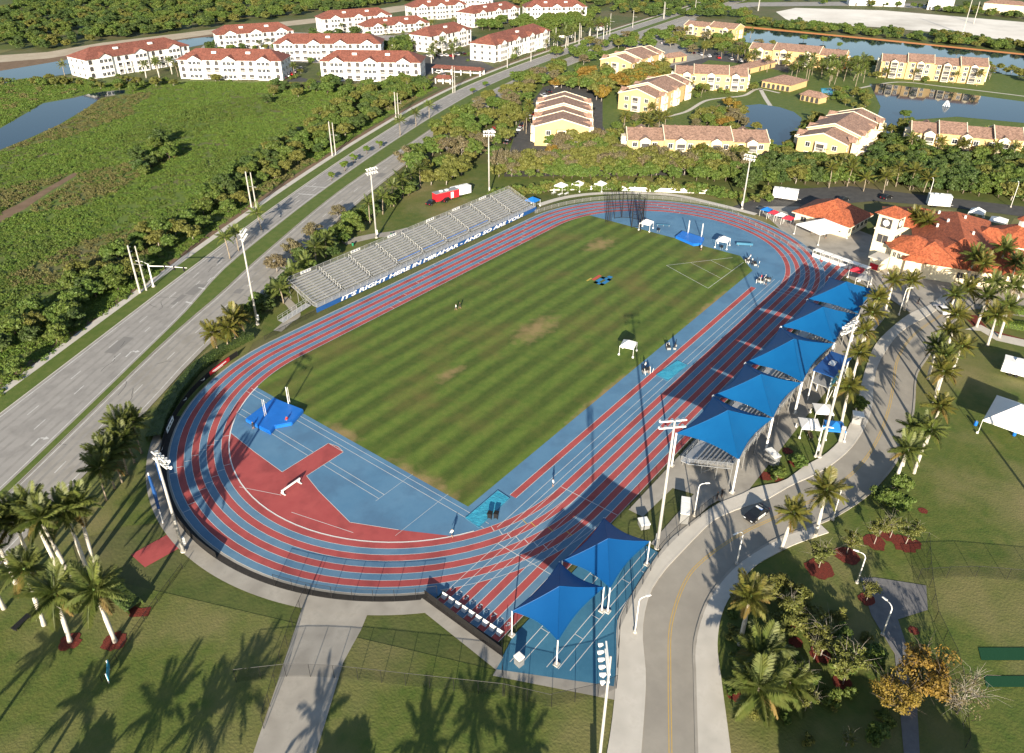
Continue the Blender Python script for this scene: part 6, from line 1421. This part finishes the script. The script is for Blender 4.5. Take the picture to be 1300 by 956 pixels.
# ---- trailers, trucks, cabinets --------------------------------------------
def trailer(px,rz,L,W_,H,m,label,cat='trailer',roof='white'):
    t=thing('trailer',label,cat,G(*px),rz); MB().box(-L/2,L/2,-W_/2,W_/2,.6,H).build('body',M[m],t); MB().box(-L/2-.05,L/2+.05,-W_/2-.05,W_/2+.05,H,H+.08).build('roof',M[roof],t)
    for x in (-L*.28,-L*.14): 
        for y in (-W_/2+.1,W_/2-.1): put('wheel',CM['wh'],t,(x,y,.36))
    put('door',ubox(M['white'],1.0,.04,1.9),t,(L*.2,-W_/2-.03,.8)); put('hitch',ubox(M['steel'],1.2,.12,.12),t,(L/2+.6,0,.6))
    for x in (-L*.2,L*.05): put('roof_unit',ubox(M['white'],.9,.8,.35),t,(x,0,H+.085))
trailer((566,254),R(-15),8.5,2.5,3.1,'red','red enclosed trailer on the grass behind the bleachers',roof='steel'); trailer((585,248),R(-15),6.5,2.5,3.0,'carwhite','white trailer standing behind the red trailer')
trailer((996,253),R(-75),7.6,2.6,3.4,'white','white restroom trailer on the service road end'); trailer((1190,262),R(-65),6.5,2.6,3.8,'white','white box body parked behind the clubhouse'); trailer((1298,478),R(-85),8,2.5,3.2,'white','white trailer on the tent lawn')
def cabinet(px,label,n=1,rz=0,group=None,s=1.0,h=2.2,m='white'):
    t=thing('cabinet',label,'cabinet',G(*px),rz,group)
    for i in range(n):
        b=put('unit',ubox(M['steel'],1.15*s,1.3*s,h*.9),t,(i*1.35*s,0,0)); put('lid',ubox(M[m],1.25*s,1.4*s,.22),b,(0,0,h*.9))
cabinet((868,662),'row of three grey cabinets with white lids by the stand gate',3,R(25)); cabinet((982,590),'pair of grey cabinets with white lids on the lawn',2,R(60)); cabinet((817,668),'white box at the canopy end beside the floodlight',1,R(-40),s=1.2,h=1.0); cabinet((659,843),'white cabinet at the court corner by the start blocks',1,R(-10),s=.75,h=1.5)
cabinet((1087,536),'white food cart beside the park pavement',1,R(20),s=1.4,h=1.9) ; cabinet((1067,560),'white sign board post by the pop-up tents',1,R(10),s=.5,h=3.2)
t=thing('press_box','navy roofed press platform behind the middle of the covered stand','platform',G(1047,500),R(-3)); 
MB().box(-4.5,4.5,-1.8,1.8,4.2,4.35).build('deck',M['alu'],t); MB().box(-4.6,4.6,-2.0,2.0,6.8,6.95).build('roof',M['banner'],t); put('rooftop_unit',ubox(M['white'],1.6,1.1,.3),t,(0,0,6.96)); MB().box(-4.4,1.0,-1.75,-1.7,4.4,6.7).build('glazing',M['teal'],t)
for x in (-4.3,0,4.3):
    for y in (-1.7,1.7): put('post',ubox(M['white'],.16,.16,6.8),t,(x,y,0))
for x in (-2.2,2.2): rod('brace',(x-2,-1.7,0.2),(x+2,-1.7,4.1),.05,M['white'],t)
# ---- pop-up tents -----------------------------------------------------------
def tent(px,label,s=3.0,m='tentw',h=2.2,rise=1.0,rz=0,group=None,wall=False,sy=None,name='tent'):
    sy=sy or s; t=thing(name,label,'tent',G(*px),rz,group); a,b=s/2,sy/2; mb=MB()
    n=6
    mb.add([(-a,-b,h),(a,-b,h),(a,b,h),(-a,b,h),(0,0,h+rise)],[(0,1,4),(1,2,4),(2,3,4),(3,0,4)]); mb.build('roof',M[m],t)
    v=MB(); 
    for (x0,y0),(x1,y1) in zip([(-a,-b),(a,-b),(a,b),(-a,b)],[(a,-b),(a,b),(-a,b),(-a,-b)]): v.quad((x0,y0,h-.28),(x1,y1,h-.28),(x1,y1,h),(x0,y0,h))
    v.build('valance',M[m],t)
    for x in (-a,a):
        for y in (-b,b): l_=put('leg',ubox(M['white'],.07,.07,h),t,(x,y,0)); put('weight',ubox(M['white'],.35,.35,.3),t,(x*1.02,y*1.02,0))
    if wall: MB().box(a-.03,a,-b,b,.1,h-.3).build('side_wall',M[m],t)
    return t
def table(px,label,m='white',rz=0,group=None,L=1.8):
    t=thing('folding_table',label,'table',G(*px),rz,group); put('top',ubox(M[m],L,.75,.06),t,(0,0,.7))
    for x in (-L/2+.15,L/2-.15):
        for y in (-.28,.28): put('leg',ubox(M['steel'],.05,.05,.7),t,(x,y,0))
tent((797,448),'white pop-up tent standing alone on the infield',3.0,rz=R(15)); tent((820,291),'white pop-up tent beside the throwing cage',3.2,rz=R(10)); tent((917,313),'white pop-up tent beside the far blue landing bed',3.2,rz=R(10))
tent((712,243),'white pop-up tent next to the white tables on the far grass',3.2); tent((734,241),'white pop-up tent in the middle of the far grass three',3.2); tent((762,241),'white pop-up tent closest to the throwing cage on the far grass',3.0)
tent((676,262),'blue pop-up tent at the far end of the long bleachers',3.4,'tentb')
tent((1025,550),'white pop-up tent on the lawn with picnic gear, nearer the cabinets',3.4,rz=R(30)); tent((1042,531),'white pop-up tent behind the lawn pair, against the press platform',3.2,rz=R(30)); tent((1057,553),'blue pop-up tent with white wall beside the park pavement',3.2,'tentb',rz=R(30),wall=True)
tent((1041,300),'large white marquee on the plaza by the far bend',11,'tentw',3.2,2.2,R(-25),sy=9,name='marquee'); tent((1283,545),'large white peaked marquee on the lawn right of the road',10.5,'tentw',3.0,2.6,R(-3),sy=8.5,name='marquee')
tent((1238,277),'white dome-like tent behind the clubhouse',4,rise=1.4); tent((1265,288),'white tent beside the cupola pavilion',4.5)
for px,m,l in (((972,274),'tentb','blue'),((981,278),'redfab','red'),((990,281),'tentw','white and blue'),((999,285),'redfab','red')):
    t=thing('parasol_tent',l+' small tent in the plaza row '+{'tentb':'by the service road','tentw':'between the red pair'}.get(m,'by the marquee' if px[0]>990 else 'by the blue one'),'tent',G(*px)); MB().add([(-1.5,-1.5,2),(1.5,-1.5,2),(1.5,1.5,2),(-1.5,1.5,2),(0,0,2.9)],[(0,1,4),(1,2,4),(2,3,4),(3,0,4)]).build('roof',M[m],t)
    for x in (-1.45,1.45):
        for y in (-1.45,1.45): put('leg',ubox(M['white'],.06,.06,2.0),t,(x,y,0))
for px in ((703,247),(711,249),(719,248)): table(px,'white folding table on the grass before the far tents','white',0,'tables before the far tents')
for px in ((836,294),(916,316)): table(px,'dark folding table beside a far bend pop-up tent','black',R(20),'tables by the far bend tents')
for px in ((1028,556),(1020,545),(1050,535)): table(px,'brown table under the lawn pop-up tents','dirt',R(30),'tables under the lawn tents')
for i,px in enumerate(((1268,398),(1290,396),(1300,398))):
    t=thing('bench','white bench between the bright clipped hedges','bench',G(*px),R(70),'white benches in the hedge garden'); put('seat',ubox(M['white'],2.2,.6,.1),t,(0,0,.4)); put('backrest',ubox(M['white'],2.2,.08,.5),t,(0,.3,.5))
    for x in (-.9,.9): put('leg',ubox(M['white'],.12,.5,.4),t,(x,0,0))
# white barrier row beside the plaza end of the straight
A,B=Vector((73.0,-33.5,0)),Vector((69.5,-49.0,0))
for i in range(6):
    p=A.lerp(B,(i+.5)/6); t=thing('stall','white canvas stall in the row at the end of the home straight','stall',p,math.atan2((B-A).y,(B-A).x),'stalls at the end of the home straight'); MB().box(-1.2,1.2,-.9,.9,1.9,2.0).build('roof',M['white'],t)
    for x in (-1.1,1.1):
        for y in (-.8,.8): put('leg',ubox(M['white'],.06,.06,1.9),t,(x,y,0))
    put('counter',ubox(M['tentw'],2.2,.5,.9),t,(0,-.5,0))
# red/white tents and clutter at stand's far end
for px,l,m in (((1086,352),'red tent at the far end of the covered stand','redfab'),((1095,362),'grey canopy beside the red tent at the stand end','steel')): tent(px,l,3,m,rise=.8)
# finish structure & gear at the far end of the runway
def gear(px,label,n,seed):
    t=thing('equipment_rack',label,'equipment',G(*px),random.uniform(0,3)); rs=random.Random(seed)
    for i in range(n): put('stanchion',ucyl(M['black' if rs.random()<.6 else 'white'],.05,rs.uniform(.9,1.8),6),t,(rs.uniform(-1.2,1.2),rs.uniform(-.8,.8),0),(rs.uniform(-.2,.2),rs.uniform(-.2,.2),0))
    put('cart',ubox(M['steel'],1.6,.8,.5),t,(0,0,.2)); put('cart_top',ubox(M['black'],1.4,.7,.3),t,(0,0,.72))
gear((948,333),'cart of white officials gear at the sector tip',10,1); gear((958,337),'dark stacked gear beside the sector tip cart',9,2); gear((965,359),'timing gear cluster at the end of the red runway',12,3); gear((974,357),'black stanchions beside the timing gear',9,4); gear((820,473),'rake and cart beside the shaded sand pit',6,5); gear((848,443),'low board stack on the infield edge',4,6)
t=thing('score_board','dark portable score board on the infield edge by the runway','scoreboard',G(857,442),R(20)); put('panel',ubox(M['black'],1.8,.12,1.3),t,(0,0,.5)); 
for x in (-.7,.7): put('leg',ubox(M['steel'],.08,.6,.5),t,(x,0,0))
t=thing('bench','long teal bench on the far blue zone','bench',G(842,287),R(-60)); put('seat',ubox(M['court'],4,.5,.08),t,(0,0,.45)); 
for x in (-1.7,0,1.7): put('leg',ubox(M['steel'],.08,.4,.45),t,(x,0,0))
t=thing('wheel_rack','long teal rack on the far blue zone by the landing bed','rack',G(945,312),R(-60)); put('shelf',ubox(M['court'],4.5,.6,.6),t,(0,0,.3)); 
for x in (-1.7,1.7): put('leg',ubox(M['steel'],.1,.4,.3),t,(x,0,0))
# blue barrels on tent lawn
for px in ((1238,540),(1287,553)):
    t=thing('barrel','blue water barrel anchoring the lawn marquee corner','barrel',G(*px),0,'marquee barrels'); MB().tube([(0,0,0),(0,0,.1),(0,0,.3),(0,0,.6),(0,0,.85),(0,0,.9)],[.27,.3,.31,.31,.3,.26],12).build('drum',M['bluemat'],t,smooth=True); put('cap',ucyl(M['white'],.06,.05,8),t,(.12,0,.9))
t=thing('fountain','white fountain spray standing in the far pond','fountain',G(1201,135)); 
for i in range(9): a=i*.7; MB().tube([(0,0,0),(math.cos(a)*.5,math.sin(a)*.5,2.6-.1*(i%3)),(math.cos(a)*1.5,math.sin(a)*1.5,.1)],[.08,.12,.2],5).build('jet',M['lampglass'],t)
t=thing('bench','dark slatted bench by the corner palm clump','bench',G(28,792),R(20))
for i in range(5): put('slat',ubox(M['black'],2.6,.12,.05),t,(0,-.35+.17*i,.45))
for x in (-1.1,1.1): put('leg',ubox(M['black'],.1,.7,.45),t,(x,0,0))
t=thing('lamp_wall','small white street sign at the lawn corner','sign',G(140,858),R(60)); put('panel',ubox(M['teal'],2.4,.1,1.0),t,(0,0,.6)); 
for x in (-1,1): put('post',ubox(M['white'],.1,.1,1.7),t,(x,.1,0))

# ---- people -----------------------------------------------------------------
def person_mesh(pose=0):
    V=[(0,0,.95),(0,0,1.15),(0,0,1.38),(0,0,1.5),(0,.0,1.62),(0,.01,1.72)]; Rr=[.15,.14,.17,.065,.095,.085]; E=[(0,1),(1,2),(2,3),(3,4),(4,5)]
    st=.0 if pose==0 else .22
    for s in (-1,1):
        b=len(V); V += [(s*.1,0,.9),(s*.11,s*st*.6+.02,.5),(s*.11,s*st,.1),(s*.12,s*st+.14,.05)]; Rr += [.1,.072,.05,.045]; E += [(0,b),(b,b+1),(b+1,b+2),(b+2,b+3)]
        b=len(V); up=.0
        V += [(s*.2,0,1.4),(s*.27,-s*st*.4,1.14),(s*.28,-s*st*.6+.1,.9),(s*.28,-s*st*.6+.16,.8)]; Rr += [.065,.05,.04,.04]; E += [(2,b),(b,b+1),(b+1,b+2),(b+2,b+3)]
    me=bpy.data.meshes.new('body'); me.from_pydata(V,E,[]); o=bpy.data.objects.new('p',me); COL.objects.link(o); md=o.modifiers.new('s','SKIN')
    for i,v in enumerate(me.skin_vertices[0].data): v.radius=(Rr[i],Rr[i]*.85); v.use_root=(i==0)
    sb=o.modifiers.new('u','SUBSURF'); sb.levels=1; sb.render_levels=1
    dg=bpy.context.evaluated_depsgraph_get(); m2=bpy.data.meshes.new_from_object(o.evaluated_get(dg)); bpy.data.objects.remove(o); m2.name='body'; m2.polygons.foreach_set('use_smooth',[True]*len(m2.polygons)); return m2
def cloth(name,shirt,legs,skin=(.28,.16,.1)):
    m=bpy.data.materials.new(name); m.use_nodes=True; n=m.node_tree.nodes; l=m.node_tree.links; tc=n.new('ShaderNodeTexCoord'); s=n.new('ShaderNodeSeparateXYZ'); l.new(tc.outputs['Object'],s.inputs[0]); d=n.new('ShaderNodeMath'); d.operation='DIVIDE'; d.inputs[1].default_value=1.8; l.new(s.outputs[2],d.inputs[0])
    r=n.new('ShaderNodeValToRGB'); r.color_ramp.interpolation='CONSTANT'; e=r.color_ramp.elements; e[0].position=0; e[0].color=(.05,.05,.05,1); e[1].position=.04; e[1].color=(*skin,1)
    for p_,c_ in ((.3,legs),(.55,shirt),(.82,skin),(.93,(.03,.02,.015))): x=e.new(p_); x.color=(*c_,1)
    l.new(d.outputs[0],r.inputs[0]); l.new(r.outputs[0],n['Principled BSDF'].inputs['Base Color']); n['Principled BSDF'].inputs['Roughness'].default_value=.8; return m
pm=[person_mesh(0),person_mesh(1)]
CL=[('white shirt and dark shorts',cloth('cloth_a',(.75,.75,.73),(.03,.03,.05))),('black shirt and black trousers',cloth('cloth_b',(.02,.02,.02),(.02,.02,.03))),('red shirt and grey shorts',cloth('cloth_c',(.45,.03,.03),(.2,.2,.2))),('yellow vest and dark trousers',cloth('cloth_d',(.6,.5,.03),(.03,.04,.08)))]
PM={}
def person(px,rz,c,pose,label,group=None):
    k=(c,pose)
    if k not in PM: m=pm[pose].copy(); m.materials.clear(); m.materials.append(CL[c][1]); PM[k]=m
    t=tag(put('person',PM[k],None,G(*px,.01),(0,0,rz)),'person in %s %s'%(CL[c][0],label),'person',group); return t
for px,rz,c,po,l in (((574,682),0,0,1,'walking on lane one at the infield corner'),((702,618),1,0,0,'standing on the runway by the home straight'),((819,468),0,0,0,'bending toward the shaded sand pit'),((824,474),2,1,1,'beside the shaded sand pit'),((579,394),1,0,1,'walking in the middle of the infield'),((584,392),1,1,1,'walking in the middle of the infield'),((322,545),0,1,0,'beside the large blue landing bed'),((365,538),0,2,0,'at the edge of the large blue landing bed'),
    ((986,523),0,3,0,'at the back of the covered stand'),((910,634),0,1,0,'waiting at the stand gate'),((916,631),1,1,0,'guarding beside the stand gate'),((937,575),0,0,0,'on the walk behind the covered stand'),((391,348),0,2,0,'on the path under the palms behind the bleachers'),((1036,298),0,1,0,'under the plaza marquee'),((1030,296),1,0,0,'under the plaza marquee'),((1048,303),1,1,0,'beside the plaza marquee'),((1150,378),0,0,1,'crossing the plaza'),((1165,386),0,1,1,'near the plaza lamp'),((952,330),0,0,0,'by the officials cart'),((966,356),0,2,0,'by the timing gear'),((972,362),2,1,0,'by the timing gear'),((890,318),0,0,0,'beside the far blue landing bed'),((1120,356),0,1,0,'by the ticket porch'),((1126,352),1,0,0,'by the ticket porch')): person(px,rz,c,po,l)
for px,m,l in (((448,312),'green','green bin on the path behind the bleachers'),((497,300),'green','green bin beside the floodlight behind the bleachers')):
    t=thing('litter_bin',l,'bin',G(*px)); MB().tube([(0,0,0),(0,0,.9)],[.25,.32],10).build('body',M[m],t); put('lid',ucyl(M['black'],.33,.1,10),t,(0,0,.9))

# ---- rows whose members are told apart by counting from a landmark
ORD='first second third fourth fifth sixth seventh eighth ninth tenth eleventh twelfth'.split()
def ordinal(label, tmpl, q):
    S=sorted([o for o in COL.objects if o.parent is None and o.get('label')==label],key=lambda o:(o.location.x-q[0])**2+(o.location.y-q[1])**2)
    for k,o in zip(ORD,S): o['label']=tmpl.format(k)
for l,t_,q in (('royal palm in the row between the covered stand and park road','{} royal palm from the plaza, between the covered stand and park road',(75,-52)),
('royal palm in the row between the park road and tent lawn','{} royal palm from the clubhouse, between the park road and tent lawn',(90,-75)),
('royal palm in front of the clubhouse roofs','{} closest clubhouse royal palm to the clock tower',(82.6,-48.6)),
('royal palm in the clump on the corner lawn by the avenue','{} closest royal palm of the corner lawn clump to the red path',G(210,690)),
('young thin tree in a red mulch bed beside the road bend','{} closest young tree in red mulch to the police car',G(960,655)),
('white canvas stall in the row at the end of the home straight','{} white canvas stall from the far bend, end of the home straight',(73,-33)),
('small white plaque on the back rail of the long bleachers','{} white plaque from the ramp end on the bleacher back rail',(-32,57)),
('small bright round tree in the avenue median','{} small bright round median tree from the traffic signal',G(195,364)),
('coconut palm in the clump between the avenue and near bend','{} closest coconut palm to the flag poles, between avenue and near bend',G(210,650)),
('coconut palm beside the floodlight and red fence banner','{} closest coconut palm to the floodlight by the red fence banner',G(327,412)),
('slim palm standing in the avenue median','{} slim median palm from the traffic signal on the avenue',G(195,364)),
('slim pole with a furled blue flag beside the red path','{} closest furled blue flag pole to the red path floodlight',G(233,700)),
('white bench between the bright clipped hedges','{} white bench from the park road between the clipped hedges',G(1200,400)),
('white folding table on the grass before the far tents','{} white folding table from the bleachers on the far grass',G(650,250)),
('small white tick emblem on the black windscreen','{} white tick emblem from the red banner on the black windscreen',G(325,433)),
('dark wheelie bin beside the turquoise pit cover','{} closest dark wheelie bin to the infield corner pit cover',G(600,660)),
('dark folding table beside a far bend pop-up tent','{} dark folding table from the throwing cage on the blue zone',G(796,284)),
('brown table under the lawn pop-up tents','{} closest brown table to the grey cabinets under the lawn tents',G(982,590)),
('blue water barrel anchoring the lawn marquee corner','{} blue barrel from the park road at the lawn marquee',G(1160,540)),
('palm in the clubhouse courtyard beside the clock tower','{} courtyard palm from the clock tower',(82.6,-48.6)),
('clipped round dark bush in a red mulch ring by the white cabinets','{} closest clipped round bush to the stand gate in red mulch',G(915,632)),
('low green tree on the verge inside the road curve','{} closest low green verge tree to the police car',G(960,655)),
('olive garden tree in the shaded beds by the grey path','{} closest olive garden tree to the grey garden path',G(1120,800)),
('pale leafless tree overhanging the avenue beside the green belt','{} pale leafless tree from the bleachers ramp beside the avenue',G(372,393)),
('palm in the courtyard of the long white block','{} courtyard palm of the long white block from the marsh',G(180,110)),
('long low white wall half hidden by the far bend hedge','{} low white wall from the bleachers behind the far bend hedge',G(660,244))): ordinal(l,t_,q)
